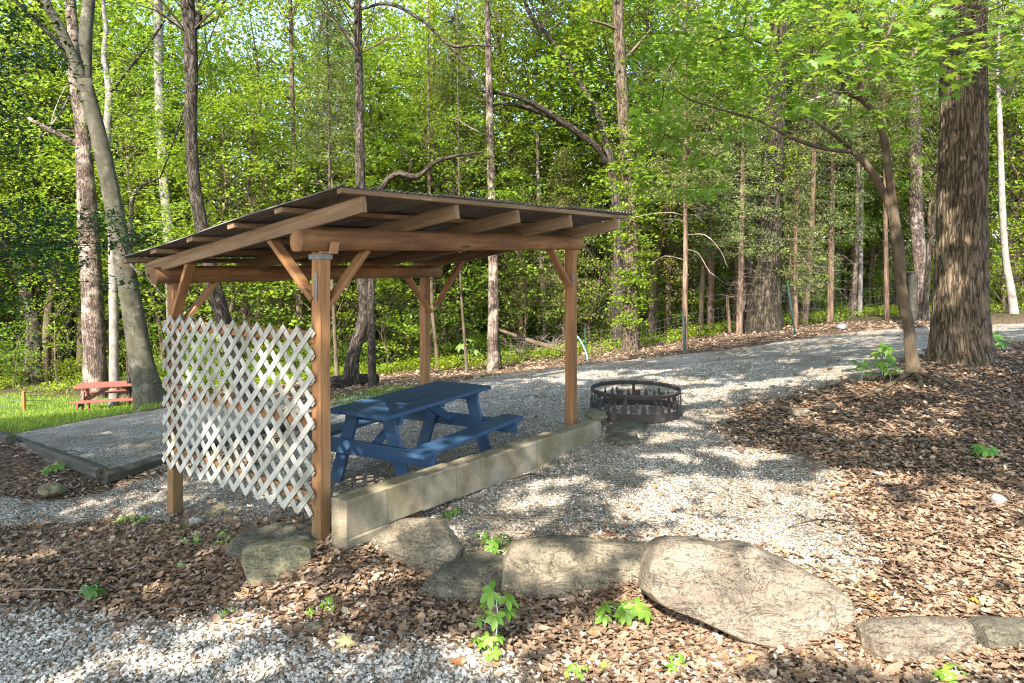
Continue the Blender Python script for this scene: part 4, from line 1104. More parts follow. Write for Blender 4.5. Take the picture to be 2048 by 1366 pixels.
def stem(pts, D=None, up=13.0):
    """photo points (px, py, width) of a trunk -> metres; the base stands on the ground"""
    if D is None: g = G(pts[0][0], pts[0][1]); D = g[1]
    out = []; rd = []
    for i, (px, py, w) in enumerate(pts):
        p = P(px, py, D); out.append(p); rd.append(w / F * D / 2)
    out[0][2] = min(out[0][2], float(gz(out[0][0], out[0][1])) + .02)
    if up and out[-1][2] < up:
        d = nrm(out[-1] - out[-2]); n = 2
        for k in range(n):
            q = out[-1] + np.array([d[0] * .4, rng.normal(0, .05), 1]) * (up - out[-1][2]) / (n - k); out.append(q); rd.append(rd[-1] * .72)
    return out, rd, D
def hand_tree(name, label, mat, pts, D=None, up=13.0, n=14, bump=.10, freq=5, flare=.35, crown=None, crown_z=None, crown_s=1.0, boughs=(), step=.18, group=None, cat='tree', **kw):
    out, rd, D = stem(pts, D, up)
    base = out[0].copy(); root = tag(empty(name, base), label, cat, group)
    o2 = [out[0] - ZU * .25] + out; r2 = [rd[0]] + rd; r2 = [q * (.9 if name in ('twin_stemmed_tree',) else 1) for q in r2]
    mb = MB(); C, R = tube(mb, o2, r2, n, step, bump, freq, seed=int(pts[0][0]), flare=flare, **kw)
    mb.build('trunk', M[mat], root, base, True)
    for (bp, bm, *bd) in boughs:
        mb = MB(); q = [P(px, py, D + (dd if bd else 0) if False else D + (bd[0] * i / max(1, len(bp) - 1) if bd else 0)) for i, (px, py, w) in enumerate(bp)]
        tube(mb, q, [w / F * D / 2 for (_, _, w) in bp], 8, .12, bump, freq, seed=int(bp[0][1]) + 3); mb.build('bough', M[bm or mat], root, base, True)
    if crown is not None:
        z = crown_z if crown_z is not None else 6.5
        i = int(np.argmin(np.abs(C[:, 2] - z))); crown_on(root, crown, C[i], crown_s)
    return root, C, D
# --- the trunks one can point to
oak, C, D = hand_tree('oak_tree', 'massive oak trunk with deeply furrowed brown bark at the right edge of the track', 'bark_oak',
    [(1925,722,106),(1922,660,98),(1922,560,91),(1924,420,86),(1927,250,82),(1926,100,79),(1930,0,75)], None, 13, n=170, bump=.03, freq=2, flare=.26, step=.03, ridge=.026, nridge=38, lobes=5,
    crown=TALL[1], crown_z=9.5, crown_s=.8)
grey, _, Dg = hand_tree('leaning_tree', 'smooth grey trunk leaning left and forking high, behind the left roof corner', 'bark_grey',
    [(305,812,58),(285,735,46),(262,600,39),(238,470,35),(215,350,32),(192,250,30),(168,160,28)], None, 0, n=20, bump=.06, freq=3, flare=.3,
    boughs=[([(170,172,28),(170,120,26),(172,60,25),(178,0,23),(186,-120,20),(190,-300,15)], None, .6), ([(168,165,26),(140,100,21),(112,40,19),(90,0,18),(50,-120,14)], None, -.5),
            ([(145,130,11),(120,90,9),(80,50,8),(35,5,7),(10,-40,5)], 'bark_dark', -.8), ([(225,420,6),(255,520,6),(300,560,5),(330,600,4)], 'bark_dark', -.6)])
crown_on(grey, TALL[2], P(150, -220, Dg), .8); crown_on(grey, UND[0], P(60, -60, Dg + 1.5), .7)
hand_tree('pine_tree', 'straight pine with pinkish scaly bark rising behind the red picnic table', 'bark_pine',
    [(192,797,46),(190,720,43),(185,600,41),(176,450,37),(170,340,32),(163,250,25),(150,160,22),(146,60,20),(142,0,19)], None, 14, bump=.10, freq=7, flare=.15, crown=TALL[0], crown_z=10,
    boughs=[([(168,296,11),(130,275,10),(95,258,9),(57,236,7)], None, -.4), ([(165,270,6),(140,262,5),(115,260,3)], None, -.4), ([(168,330,5),(150,322,4)], None, -.2),
            ([(160,190,6),(140,165,3),(112,215,3),(100,260,2)], 'twig', -.4), ([(150,170,4),(120,225,3),(85,275,2)], 'twig', -.3)])
hand_tree('slender_tree', 'slim pale grey trunk just right of the leaning grey trunk, upper left', 'bark_pale',
    [(228,790,18),(226,500,17),(214,300,15),(218,200,14),(217,170,13),(208,110,10),(212,60,9),(206,0,8)], 19, 12, crown=UND[1], crown_z=9, crown_s=.8, flare=.1,
    boughs=[([(218,185,8),(240,160,7),(280,110,6),(310,70,5),(345,15,3)], 'bark_dark', -.5)])
hand_tree('pine_tree', 'sunlit pine trunk seen over the low left side of the roof', 'bark_pale',
    [(352,800,30),(346,600,26),(338,470,22),(330,380,20),(322,260,19),(318,150,18),(316,0,17)], 22, 14, crown=TALL[1], crown_z=11, flare=.1)
hand_tree('dark_tree', 'dark rough wavy trunk rising straight behind the middle of the sloping roof', 'bark_dark',
    [(497,795,34),(478,740,31),(452,655,29),(425,560,28),(403,450,25),(388,360,23),(382,250,24),(383,160,25),(380,60,25),(375,0,26)], 13.8, 14, bump=.16, freq=7, flare=.25, crown=TALL[2], crown_z=6.8, crown_s=.9,
    boughs=[([(393,55,12),(400,30,11),(396,0,10),(390,-40,8)], None, -.2), ([(390,170,8),(402,165,5)], None, -.1)])
hand_tree('slender_tree', 'thin brown trunk over the upper slope of the shelter roof', 'bark_small',
    [(600,760,14),(598,600,13),(592,400,11),(586,250,10),(583,120,9),(580,0,8)], 20, 12, crown=UND[0], crown_z=8, crown_s=.8, flare=.1)
hand_tree('crooked_tree', 'dark trunk with a crooked curved foot seen through the shelter over the fallen log', 'bark_dark',
    [(706,772,30),(702,735,28),(712,690,25),(728,640,26),(729,600,24),(722,540,21),(721,400,20),(719,250,18),(717,120,16),(716,0,15)], None, 13, bump=.14, freq=7, flare=.25, crown=TALL[0], crown_z=6.6, crown_s=.85,
    boughs=[([(720,18,7),(780,8,7),(850,45,7),(900,90,6),(960,90,4),(1000,95,2)], 'bark_dark', -1.2), ([(900,90,6),(930,130,5),(960,165,3)], 'bark_dark', -.6)])
hand_tree('bent_sapling', 'dark sapling with a snaking branch arching above the roof ridge', 'bark_dark',
    [(745,770,16),(742,600,15),(748,480,15),(762,380,14)], 14.5, 0, n=9, flare=.1,
    boughs=[([(762,380,13),(778,356,12),(800,346,12),(818,352,12),(835,354,11),(855,338,9),(875,322,8),(910,312,6),(965,304,4)], None, -.4), ([(818,350,6),(822,325,5),(812,310,4),(790,285,3)], None, -.2), ([(868,325,4),(868,305,3),(852,300,2)], None)])
hand_tree('pine_tree', 'straight pine with pinkish bark standing at the track edge behind the middle of the shelter', 'bark_pine',
    [(986,742,24),(986,650,21),(987,560,20),(985,430,18),(982,330,16),(979,220,14),(977,120,12),(975,0,11)], None, 13, bump=.12, freq=8, flare=.12, crown=CED[2], crown_z=6.2, crown_s=1.0,
    boughs=[([(972,270,3),(945,258,3),(905,234,2)], 'twig', -.3), ([(974,322,3),(950,318,2),(930,322,2)], 'twig', -.3)])
vt, VC, VD = hand_tree('vine_clad_tree', 'stout trunk wrapped in climbing vine leaves beyond the fire ring', 'bark_oak',
    [(1262,702,34),(1260,640,31),(1262,560,29),(1263,470,28),(1256,380,26),(1250,280,24),(1244,180,23),(1238,80,22),(1236,0,22)], None, 14, bump=.12, freq=6, flare=.2, crown=TALL[0], crown_z=8.5, crown_s=1.05,
    boughs=[([(1240,60,9),(1215,50,8),(1180,40,6)], None, -.3), ([(1248,120,7),(1275,90,5),(1300,60,3)], None, .3)])
z = rng.uniform(.6, 5.2, 110); ci = [int(np.argmin(np.abs(VC[:, 2] - q))) for q in z]; a = rng.uniform(PI, 2 * PI, 110)
cen = VC[ci] + np.stack([np.cos(a), np.sin(a), 0 * a], -1) * rng.uniform(.18, .5, 110)[:, None] * np.where(z > 1.8, 1.0, .8)[:, None]
link('ivy', leaf_mesh('ivy', clump_pts(cen, .26, 26) - np.array(vt.location), .085, LIME, M['leaf'], .5, .75, .3, 26), vt)
hand_tree('boughed_tree', 'dark trunk with a heavy bough arching left over the end of the roof', 'bark_dark',
    [(1236,694,26),(1237,560,24),(1236,440,22),(1225,350,20),(1213,285,18),(1200,235,16),(1170,180,13),(1130,120,10),(1095,70,8),(1060,30,7),(1050,0,6)], 18.5, 10, flare=.15, bump=.12, crown=TALL[2], crown_z=8.0, crown_s=.8,
    boughs=[([(1215,330,16),(1200,300,15),(1160,268,14),(1120,240,13),(1080,215,11),(1040,196,9),(1000,186,7),(950,180,4)], None, -1.0), ([(1110,238,10),(1060,218,9),(1010,208,6),(960,215,3)], 'bark_dark', -1.0)])
hand_tree('great_tree', 'huge shaggy trunk flaring widely at its foot on the far side of the track', 'bark_shag',
    [(1524,662,74),(1528,600,62),(1533,540,54),(1537,460,49),(1540,390,45),(1545,300,42),(1552,180,39),(1558,60,36),(1560,0,34)], None, 14, n=60, bump=.08, freq=5, flare=.42, step=.08, ridge=.018, nridge=22, crown=TALL[1], crown_z=9, crown_s=1.1)
hand_tree('pale_tree', 'short stretch of pale sunlit trunk pressed against the huge shaggy trunk', 'bark_pale',
    [(1490,640,24),(1489,600,23),(1491,540,23),(1493,500,20),(1494,380,18),(1500,200,15)], 20.5, 12, flare=.1, crown=UND[1], crown_z=8, crown_s=.8)
hand_tree('cedar_tree', 'slim cedar with dead side twigs beside a green fence post across the track', 'bark_cedar',
    [(1370,700,11),(1370,600,10),(1371,480,9),(1370,400,8),(1370,330,7)], None, 8, n=9, flare=.2, crown=CED[1], crown_z=2.6, crown_s=.75,
    boughs=[([(1370,432,2),(1340,425,2),(1290,430,1.5),(1250,440,1)], 'twig', -.3), ([(1372,500,2),(1395,505,2),(1420,545,2),(1435,555,1)], 'twig', -.3), ([(1369,520,2),(1330,512,1.5),(1300,530,1)], 'twig', .2),
            ([(1372,470,2),(1410,470,2),(1440,500,1.5),(1455,535,1)], 'twig', -.2)])
# twin-stemmed understory tree in front of the oak
tw, TC, Dt = hand_tree('twin_stemmed_tree', 'slender twin-stemmed tree with spreading crooked branches standing left of the big oak', 'bark_small',
    [(1828,748,30),(1820,690,23),(1818,655,22),(1808,610,25),(1801,560,22),(1792,470,20),(1778,410,18),(1764,380,17),(1748,350,16),(1730,325,15),(1706,303,13)], None, 0, n=16, bump=.10, freq=6, flare=.25, step=.06,
    boughs=[([(1802,570,20),(1800,500,19),(1790,440,18),(1778,350,16),(1770,290,15),(1764,255,15),(1750,222,14),(1722,198,13),(1724,157,13),(1740,125,11),(1754,99,10),(1745,80,9),(1726,48,9),(1696,5,8),(1670,-60,6)], None, -.2),
            ([(1706,303,10),(1670,300,9),(1629,292,9),(1578,273,8),(1527,244,7),(1476,229,5),(1428,215,4),(1373,196,3),(1345,170,2)], None, -.8),
            ([(1700,296,9),(1672,272,8),(1648,256,7),(1611,222,6),(1585,208,6),(1560,198,4),(1500,185,2)], None, -.3),
            ([(1722,198,10),(1684,180,9),(1688,161,8),(1666,135,7),(1622,112,6),(1556,101,5),(1483,70,3),(1400,50,2)], None, -.5),
            ([(1684,180,6),(1650,190,5),(1620,202,4)], 'twig', -.2), ([(1684,178,5),(1670,200,5),(1640,225,4),(1600,245,3),(1575,265,2)], 'twig', -.3),
            ([(1754,99,6),(1776,70,5),(1790,30,4),(1806,0,3)], None, .2), ([(1688,165,6),(1720,130,5),(1760,60,4),(1780,10,3)], 'twig', .4),
            ([(1702,300,3),(1702,200,2),(1705,100,2),(1710,0,1)], 'bark_dark', .3)])
cen = []; rad = []
for (x0, x1, y0, y1, nn) in [(1290,1740,-80,120,56), (1290,1640,90,240,38), (1300,1500,230,340,14), (1640,1890,-60,150,20), (1250,1420,330,410,6)]:
    for _ in range(nn): cen.append(P(rng.uniform(x0, x1), rng.uniform(y0, y1), Dt + rng.uniform(-1.3, 2.2))); rad.append(rng.uniform(.28, .5))
cen = np.array(cen); lo = np.array(tw.location)
link('crown', leaf_mesh('crown', clump_pts(cen, np.array(rad), 46, .13, .15) - lo, .11, ((.075, .15, .014), (.24, .33, .035)), M['leaf'], .35, .72, .25, 46), tw)
mb = MB()
anch = [P(*q) for q in [(1629,292,Dt-.5),(1527,244,Dt-.6),(1428,215,Dt-.7),(1622,112,Dt-.3),(1556,101,Dt-.4),(1483,70,Dt-.5),(1726,48,Dt),(1754,99,Dt),(1696,5,Dt),(1611,222,Dt-.2),(1776,70,Dt),(1350,100,Dt)]]
anch = [(q, i_) for i_, q in enumerate(anch)]; sprays = {}
for c in cen:
    a, i_ = min(anch, key=lambda q: np.linalg.norm(q[0] - c)); dl = np.linalg.norm(a - c)
    if .02 < dl < 1.3: tube(sprays.setdefault(i_, MB()), [a, a * .65 + c * .35 + rng.normal(0, .1 * dl, 3), a * .3 + c * .7 + rng.normal(0, .1 * dl, 3), c], [.008, .006, .004, .0015], 4, .15, cap=False)
    if dl < 1.3 and rng.random() < .5: anch.append((c, i_))
for q in sprays.values(): q.build('branch', M['bark_small'], tw, lo, True)
mb = MB(); r1 = G(1822, 752); r2 = G(1740, 790); r3 = G(1680, 800)
for a_, b_, c_ in [((1822,752),(1760,785),(1690,800)), ((1830,755),(1840,775),(1800,795)), ((1835,750),(1880,770),(1910,775))]:
    q = [G(*a_), G(*b_), G(*c_)]; tube(mb, [q[0] + ZU * .05, q[1] + ZU * .03, q[2] - ZU * .02], [.035, .03, .01], 8, .08, .2, 8, seed=7)
mb.build('root', M['bark_small'], tw, lo, True)
# --- thinner trunks among the cedars and far in the wood
THIN = [('slim brown cedar trunk leaning slightly, right of the huge shaggy trunk', 'bark_cedar', [(1608,640,15),(1616,560,13),(1622,470,12),(1626,380,10),(1630,250,9)], 20.5, CED[0], 3.2, .8),
 ('thin trunk lit pale on its lower half, second past the huge shaggy trunk', 'bark_pine', [(1626,612,12),(1632,560,12),(1640,480,10),(1646,380,9),(1650,250,8)], 24, CED[2], 4, .8),
 ('thin reddish trunk third past the huge shaggy trunk', 'bark_cedar', [(1592,645,9),(1590,560,9),(1590,440,8),(1590,300,7)], 22, CED[1], 3.5, .7),
 ('slim pinkish trunk paired with a paler one beyond the track', 'bark_pine', [(1706,632,11),(1710,560,10),(1713,480,9),(1716,350,8)], 23, UND[1], 5, .7),
 ('paler right-hand trunk of the close pair beyond the track', 'bark_pale', [(1719,628,10),(1721,560,9),(1722,470,8),(1724,350,7)], 24, UND[0], 5, .7),
 ('thin trunk with a lit foot between the close pair and the twin-stemmed tree', 'bark_small', [(1738,600,9),(1742,540,8),(1750,440,7),(1755,330,6)], 26, CED[0], 4, .8),
 ('upright thin orange-brown cedar just left of the twin-stemmed tree', 'bark_cedar', [(1774,640,9),(1773,560,9),(1771,440,8),(1770,320,7)], 20.5, CED[1], 4, .7),
 ('broken dead cedar stub with short side twigs left of the huge shaggy trunk', 'bark_cedar', [(1460,655,9),(1456,620,7),(1455,590,5)], 19, None, 0, 1),
 ('thick brown trunk behind the rusty-capped post', 'bark_pine', [(1846,632,24),(1842,560,24),(1836,480,26),(1832,400,25),(1830,250,22)], 21, TALL[0], 8, .9),
 ('bent dark trunk between the twin-stemmed tree and the big oak', 'bark_dark', [(1850,640,12),(1852,600,11),(1856,540,10),(1858,490,10),(1870,440,9)], 19.5, UND[4], 3.5, .6),
 ('pale lit trunk right of the big oak where the track leaves the picture', 'bark_pale', [(2028,622,17),(2022,580,15),(2012,520,13),(2005,420,12),(2000,250,10)], 21, UND[1], 5.5, .8),
 ('straight thin trunk at the far right edge beyond the oak', 'bark_pine', [(2034,612,9),(2030,520,9),(2022,350,10),(2015,200,11),(2012,100,10)], 25, TALL[2], 9, .8),
 ('thin pale trunk bending at its foot, right of the back post', 'bark_small', [(875,722,9),(872,690,8),(866,640,7),(864,600,7),(862,500,7),(858,350,6)], 19, UND[2], 4.5, .6),
 ('slim sapling stem beside the broad-leaved seedling behind the blue table', 'bark_small', [(934,746,7),(930,690,6),(926,640,5),(922,580,5),(920,480,4)], None, SAP[1], 1.8, .9),
 ('dull brown trunk between the back post and the straight track-edge pine', 'bark_dark', [(921,728,11),(917,650,10),(913,560,9),(908,400,8)], 20.5, CED[1], 3.5, .8),
 ('pinkish thin pine seen between the track-edge pine and the far right post', 'bark_pine', [(1090,700,11),(1089,620,10),(1084,540,10),(1080,470,9),(1076,340,8)], 21, UND[3], 4.5, .7),
 ('thin brown trunk just right of the nearest post', 'bark_small', [(674,770,9),(671,700,8),(667,620,7),(664,560,7),(660,400,6)], 17, CED[0], 3.0, .75),
 ('dark trunk leaning left above the far left grass', 'bark_dark', [(76,760,26),(68,650,26),(52,580,25),(25,520,24),(5,480,23),(-20,400,22)], 24, TALL[1], 8, .9),
 ('dark trunk between the left picture edge and the pinkish pine', 'bark_dark', [(140,740,17),(138,640,17),(132,560,16),(120,480,15),(112,380,13)], 25, BIG[1], 2, .5),
 ('small dark stem with a bent branch right of the leaning grey trunk', 'bark_dark', [(258,720,9),(258,560,9),(262,440,9),(266,390,8),(285,370,6),(320,355,4)], 18, SAP[1], 3.5, 1.0)]
for lb, mt, pts, D_, cr, cz, cs in THIN:
    nm = 'cedar_tree' if 'cedar' in lb else ('pine_tree' if 'pine' in lb else 'thin_tree')
    hand_tree(nm, lb, mt, pts, D_, 0 if cr is None else 9.0, n=9, flare=.15, crown=cr, crown_z=cz, crown_s=cs, step=.25)

# --- the wood behind: understory, tall trees, shrubs
def zone(px):
    return ('far left' if px < 330 else 'behind the shelter' if px < 1150 else 'across the track' if px < 1700 else 'far right')
ZN = {'far left': 'on the slope beyond the red picnic table', 'behind the shelter': 'seen above and through the shelter', 'across the track': 'across the gravel track from the fire ring', 'far right': 'behind the big oak and twin-stemmed tree'}
KN = {'und': 'leafy understory tree in the wood ', 'big': 'tall background tree deep in the wood ', 'ced': 'feathery olive cedar ', 'sap': 'small leafy sapling at the wood edge ', 'bsh': 'low leafy bush under the trees '}
KC = {'und': ('understory_tree', 'tree'), 'big': ('background_tree', 'tree'), 'ced': ('cedar_tree', 'tree'), 'sap': ('sapling', 'sapling'), 'bsh': ('bush', 'bush')}
def filler(kind, t, px, D, sc, sz=None):
    x = (px - 1024) / F * D; zz = ZN[zone(px)]
    place(t, KC[kind][0], KN[kind] + zz, KC[kind][1], KN[kind].strip() + ' ' + zz, x, D, sc, None, sz)
r_ = np.random.default_rng(77)
def edgeD(px):      # how near the wood comes, by column
    return float(np.interp(px, [-300, 0, 300, 480, 700, 1000, 1260, 1520, 1750, 2048, 2400], [24, 23, 22.5, 18.5, 19, 20, 19, 21, 24, 23, 23]))
for k, px in enumerate(np.linspace(-250, 2300, 27)):
    px = px + r_.uniform(-35, 35); D_ = edgeD(px) + r_.uniform(.6, 3); ok = 1250 < px < 1800
    if ok and k % 2: continue
    filler('und', UND[int(r_.integers(5))], px, D_, r_.uniform(.9, 1.3))
for Drow, nn in [(24.5, 19), (29, 18), (34, 17)]:
    for px in np.linspace(-350, 2400, nn):
        px = px + r_.uniform(-60, 60); filler('und', UND[int(r_.integers(5))], px, max(Drow, edgeD(px) + 3) + r_.uniform(-1.5, 1.5), r_.uniform(.95, 1.4))
for px in np.concatenate([np.linspace(-250, 760, 13), np.linspace(900, 2300, 13)]):
    px = px + r_.uniform(-40, 40)
    if 410 < px < 640: continue
    filler('und', UND[(3, 1, 0)[int(r_.integers(3))]], px, max(20, edgeD(px) + 1.5) + r_.uniform(-.5, 3.5), r_.uniform(1.25, 1.6))
for Drow, nn in [(31, 8), (38, 10), (46, 12), (57, 14)]:
    for px in np.linspace(-400, 2450, nn):
        px = px + r_.uniform(-70, 70)
        if 400 < px < 720 and r_.random() < .7: continue
        filler('big', BIG[int(r_.integers(3))], px, Drow + r_.uniform(-2.5, 2.5), r_.uniform(.8, 1.15))
for px, D_, sc in [(-60,24,1.5),(90,27,1.6),(240,25,1.55),(330,28,1.7),(430,30,1.75),(640,26,1.55),(760,24,1.5),(560,33,1.7),(880,27,1.6),(1010,24,1.5),(1130,26,1.6),(180,31,1.8),(20,33,1.8),(690,31,1.7)]:
    filler('und', UND[(3, 1, 3, 0)[int(r_.integers(4))]], px, D_, sc * .9, sc)
for px in np.linspace(-180, 1250, 15):
    px = px + r_.uniform(-35, 35); D_ = r_.uniform(27, 36)
    if 420 < px < 560: D_ = 38
    filler('big', TALL[int(r_.integers(3))], px, D_, r_.uniform(1.3, 1.6), r_.uniform(1.6, 1.9))
for px, D_, sc in [(1270,20.5,.9),(1400,19.6,.8),(1340,23,1.1),(1880,24,1.0),(2010,23.5,1.1),(1790,26,1.1),(1640,25,1.2),(1180,20.5,.75)]:
    filler('und', UND[(0, 3, 2)[int(r_.integers(3))]], px, D_, sc)
for px, D_, sc in [(1310,20.5,.9),(1420,19.8,1.0),(1470,21.5,1.1),(1580,22,1.0),(1660,21,.85),(1560,25,1.1),(1690,27,1.1),(1380,24,1.1),(1800,25,1.0),(820,21,.9),(560,21,.9),(640,22.5,1.0),(1040,21.5,.85),(1130,20,.8),(1980,26,1.0),(90,27,1.0),(1500,20,.7),(1478,18.0,.72),(1592,18.8,.7)]:
    filler('ced', CED[int(r_.integers(3))], px, D_, sc)
for px in np.linspace(-150, 2150, 26):
    px = px + r_.uniform(-40, 40)
    if 1550 < px < 1900 and r_.random() < .6: continue
    filler('sap', SAP[int(r_.integers(3))], px, edgeD(px) + r_.uniform(-.2, 2.0), r_.uniform(.7, 1.15))
for px in np.linspace(-250, 2250, 34):
    px = px + r_.uniform(-40, 40); D_ = edgeD(px) + r_.uniform(.3, 2.2)
    s_ = r_.uniform(.55, .95) * (.45 if 1500 < px < 1950 else 1)
    filler('bsh', BSH[int(r_.integers(4))], px, D_, s_)
for Drow, nn in [(25, 22), (31, 20), (40, 20), (52, 18)]:
    for px in np.linspace(-350, 2400, nn):
        px = px + r_.uniform(-60, 60); filler('bsh', BSH[int(r_.integers(4))], px, Drow + r_.uniform(-2, 2), r_.uniform(1.0, 1.6) * Drow / 28)
# low green growth along the wood edge: nobody could count it
n = 9000; px = rng.uniform(-100, 2150, n); D_ = np.array([edgeD(q) for q in px]) + rng.normal(0, .8, n) - .2; x = (px - 1024) / F * D_
k = fbm(xyz(x * .8, D_ * .8), 8, 3) > .02; g, _ = masks(x, D_); k &= g < .5; x, D_ = x[k], D_[k]
c = np.stack([x, D_, gz(x, D_) + rng.uniform(.03, .28, len(x))], -1); p = clump_pts(c, .14, 7, .3)
tag(link('undergrowth', leaf_mesh('undergrowth', p, .07, LIME, M['leaf'], .5, .65, .3, 7)), kind='stuff')

# --- boughs that hang into the picture from trees standing just outside it
near = tag(empty('maple_tree', (6.6, 4.6, float(gz(6.6, 4.6)))), 'maple whose large lobed leaves hang across the top of the big oak trunk', 'tree')
lo = np.array(near.location); mb = MB()
tube(mb, [lo - ZU * .2, lo + ZU * 3, lo + np.array([-.2, .2, 7])], [.16, .13, .08], 10, .3, .1, 5, seed=3); mb.build('trunk', M['bark_small'], near, lo, True)
mb = MB(); hub = lo + np.array([-.1, .1, 4.4]); cl = []
for (px, py, D_) in [(1990,60,5.6),(1930,20,5.3),(1880,90,5.0),(1820,60,5.2),(1760,110,5.4),(1700,150,5.6),(1850,20,5.2),(1650,30,5.8),(1790,10,5.3),(1960,110,5.4),(1740,60,5.4),(2040,40,5.4),(1600,-10,6),(1880,130,5.1),(1700,230,5.6),(1780,200,5.5),(1660,120,5.8),(1900,-10,5.2),(2010,150,5.6)]:
    e = P(px, py, D_); cl.append(e); m_ = hub * .45 + e * .55 + ZU * .18; tube(mb, [hub, m_, e], [.012, .007, .002], 5, .2, cap=False)
mb.build('bough', M['bark_small'], near, lo, True)
p = clump_pts(np.array(cl), .40, 26, .22, .2); v, f, k = shaped_leaves(p - lo, .15, MAPLE, .35, (0, -.25, 1), .25)
c = leaf_cols(len(p), ((.045, .12, .018), (.15, .27, .05)), .3, k); link('crown', make_mesh('crown', v, [f], M['leaf'], True, c), near)
lt = tag(empty('walnut_tree', (-8.6, 8.8, float(gz(-8.6, 8.8)))), 'leafy tree hanging in from the left picture edge, shade painted dark into its foliage', 'tree')
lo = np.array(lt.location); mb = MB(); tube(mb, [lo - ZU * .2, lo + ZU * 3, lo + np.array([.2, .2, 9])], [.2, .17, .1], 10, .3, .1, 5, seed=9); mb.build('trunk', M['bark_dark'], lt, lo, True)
cl = []; rd = []; mb = MB()
for (x0, x1, y0, y1, nn, r_a) in [(-160,110,-60,300,62,.46), (-160,80,250,620,44,.44), (-60,170,40,150,12,.38), (0,170,400,540,26,.38), (90,310,420,560,22,.32), (-100,60,560,700,8,.3)]:
    for _ in range(nn):
        e = P(rng.uniform(x0, x1), rng.uniform(y0, y1), rng.uniform(8.3, 9.8)); cl.append(e); rd.append(r_a * rng.uniform(.7, 1.2))
        if rng.random() < .3:
            b = lo + np.array([.1, .1, max(1.5, e[2] - lo[2] - rng.uniform(-.6, 1.2))])
            tube(mb, [b, b * .7 + e * .3 + ZU * rng.normal(.1, .15), b * .35 + e * .65 + ZU * rng.normal(.15, .15), e], [.013, .009, .006, .002], 4, .15, .3, 4, cap=False)
mb.build('bough', M['bark_dark'], lt, lo, True)
link('crown', leaf_mesh('crown', clump_pts(np.array(cl), np.array(rd), 34, .16, .2) - lo, .085, ((.012, .036, .008), (.045, .09, .015)), M['leaf_dark'], .4, .5, .28, 34), lt)  # very dark greens: the shade on this crown is put into its leaf colour

# --- fence, stakes, brush
fn = tag(empty('wire_fence', G(1370, 700)), 'sagging wire fence on green steel posts along the far edge of the track', 'fence'); lo = np.array(fn.location)
tops = []
for (a, b) in [((996,667),(1004,738)), ((1170,655),(1172,722)), ((1366,618),(1369,702)), ((1574,562),(1592,672)), ((1800,560),(1803,640))]:
    g = G(*b); t_ = P(a[0], a[1], g[1]); mb = MB(); beam(mb, g - ZU * .1, t_, .035, .03, (0, 1, 0), .004); mb.build('post', M['green_post'], fn, lo); tops.append((g, t_))
mb = MB()
for i in range(len(tops) - 1):
    for h in (.12, .3, .48, .66, .85):
        a = tops[i][0] * (1 - h) + tops[i][1] * h; b = tops[i + 1][0] * (1 - h) + tops[i + 1][1] * h
        tube(mb, [a, (a + b) / 2 - ZU * .05, b], [.0022] * 3, 4, .4, cap=False)
    for k in range(1, 22):
        a = tops[i][0] + (tops[i + 1][0] - tops[i][0]) * k / 22; b = tops[i][1] + (tops[i + 1][1] - tops[i][1]) * k / 22
        tube(mb, [a * .88 + b * .12 - ZU * .04, a * .15 + b * .85 - ZU * .04], [.0011] * 2, 3, .5, cap=False)
mb.build('wire', M['wire'], fn, lo)
g = G(48, 822); fl = tag(empty('wire_fence', g), 'wire strung on a short orange stake in the grass at the far left', 'fence')
mb = MB(); beam(mb, g - ZU * .1, P(47, 783, g[1]), .07, .07, (0, 1, 0), .006); mb.build('post', M['orange_post'], fl, g)
mb = MB()
for h in (8, 18, 28): a = P(47, 783 + h, g[1]); tube(mb, [P(-60, 783 + h + 6, g[1] + .3), a, P(130, 783 + h + 2, g[1] + 2.5)], [.006] * 3, 4, .5, cap=False)
mb.build('wire', M['wire'], fl, g)
mb = MB(); g = G(1176, 722); tube(mb, [g - ZU * .05, P(1172, 705, g[1]), P(1163, 685, g[1]), P(1154, 672, g[1])], [.02] * 4, 8, .05)
tag(mb.build('bent_stake', M['pale_green'], None, g, True), 'pale green bent metal stake at the track edge right of the far shelter post', 'stake')
g = G(1832, 638); g2 = P(1832, 592, g[1] - .8); root = tag(empty('capped_post', g - np.array([0, .8, 0])), 'grey-green wooden post with a flat rusty cap behind the twin-stemmed tree', 'post')
lo = np.array(root.location); lo[0] = 802 / 1450 * lo[1]; lo[2] = float(gz(lo[0], lo[1])); root.location = tuple(lo)
mb = MB(); tube(mb, [lo - ZU * .1, lo + ZU * .7, P(1824, 548, lo[1])], [.10, .12, .14], 12, .2, .08, 5, seed=2); mb.build('shaft', M['timber'], root, lo, True)
t_ = P(1824, 546, lo[1]); mb = MB(); beam(mb, t_ + np.array([-.2, 0, .02]), t_ + np.array([.19, 0, .03]), .3, .035, ZU, .006); mb.build('cap', M['rust'], root, lo)
mb = MB(); a, b = G(1135, 712), P(985, 655, 19.0); tube(mb, [a + ZU * .1, (a + b) / 2 + ZU * .02, b], [.07, .06, .04], 8, .2, .15, 6, seed=5)
tag(mb.build('fallen_tree', M['bark_small'], None, a, True), 'thin fallen trunk slanting through the bushes right of the track-edge pine', 'log')
mb = MB(); c0 = G(1105, 715)
for k in range(70):
    a = c0 + np.array([rng.normal(0, .5), rng.uniform(.1, 1.0), rng.uniform(0, .25)]); d = nrm(rng.normal(0, 1, 3) * np.array([1, .4, .55])); L = rng.uniform(.4, 1.2)
    tube(mb, [a - d * L / 2, a + rng.normal(0, .05, 3), a + d * L / 2 + ZU * .1], [.006, .008, .003], 4, .2, cap=False)
tag(mb.build('brush_pile', M['twig'], None, c0, True), 'tangle of grey dead twigs at the wood edge below the thin fallen trunk', 'brush pile')
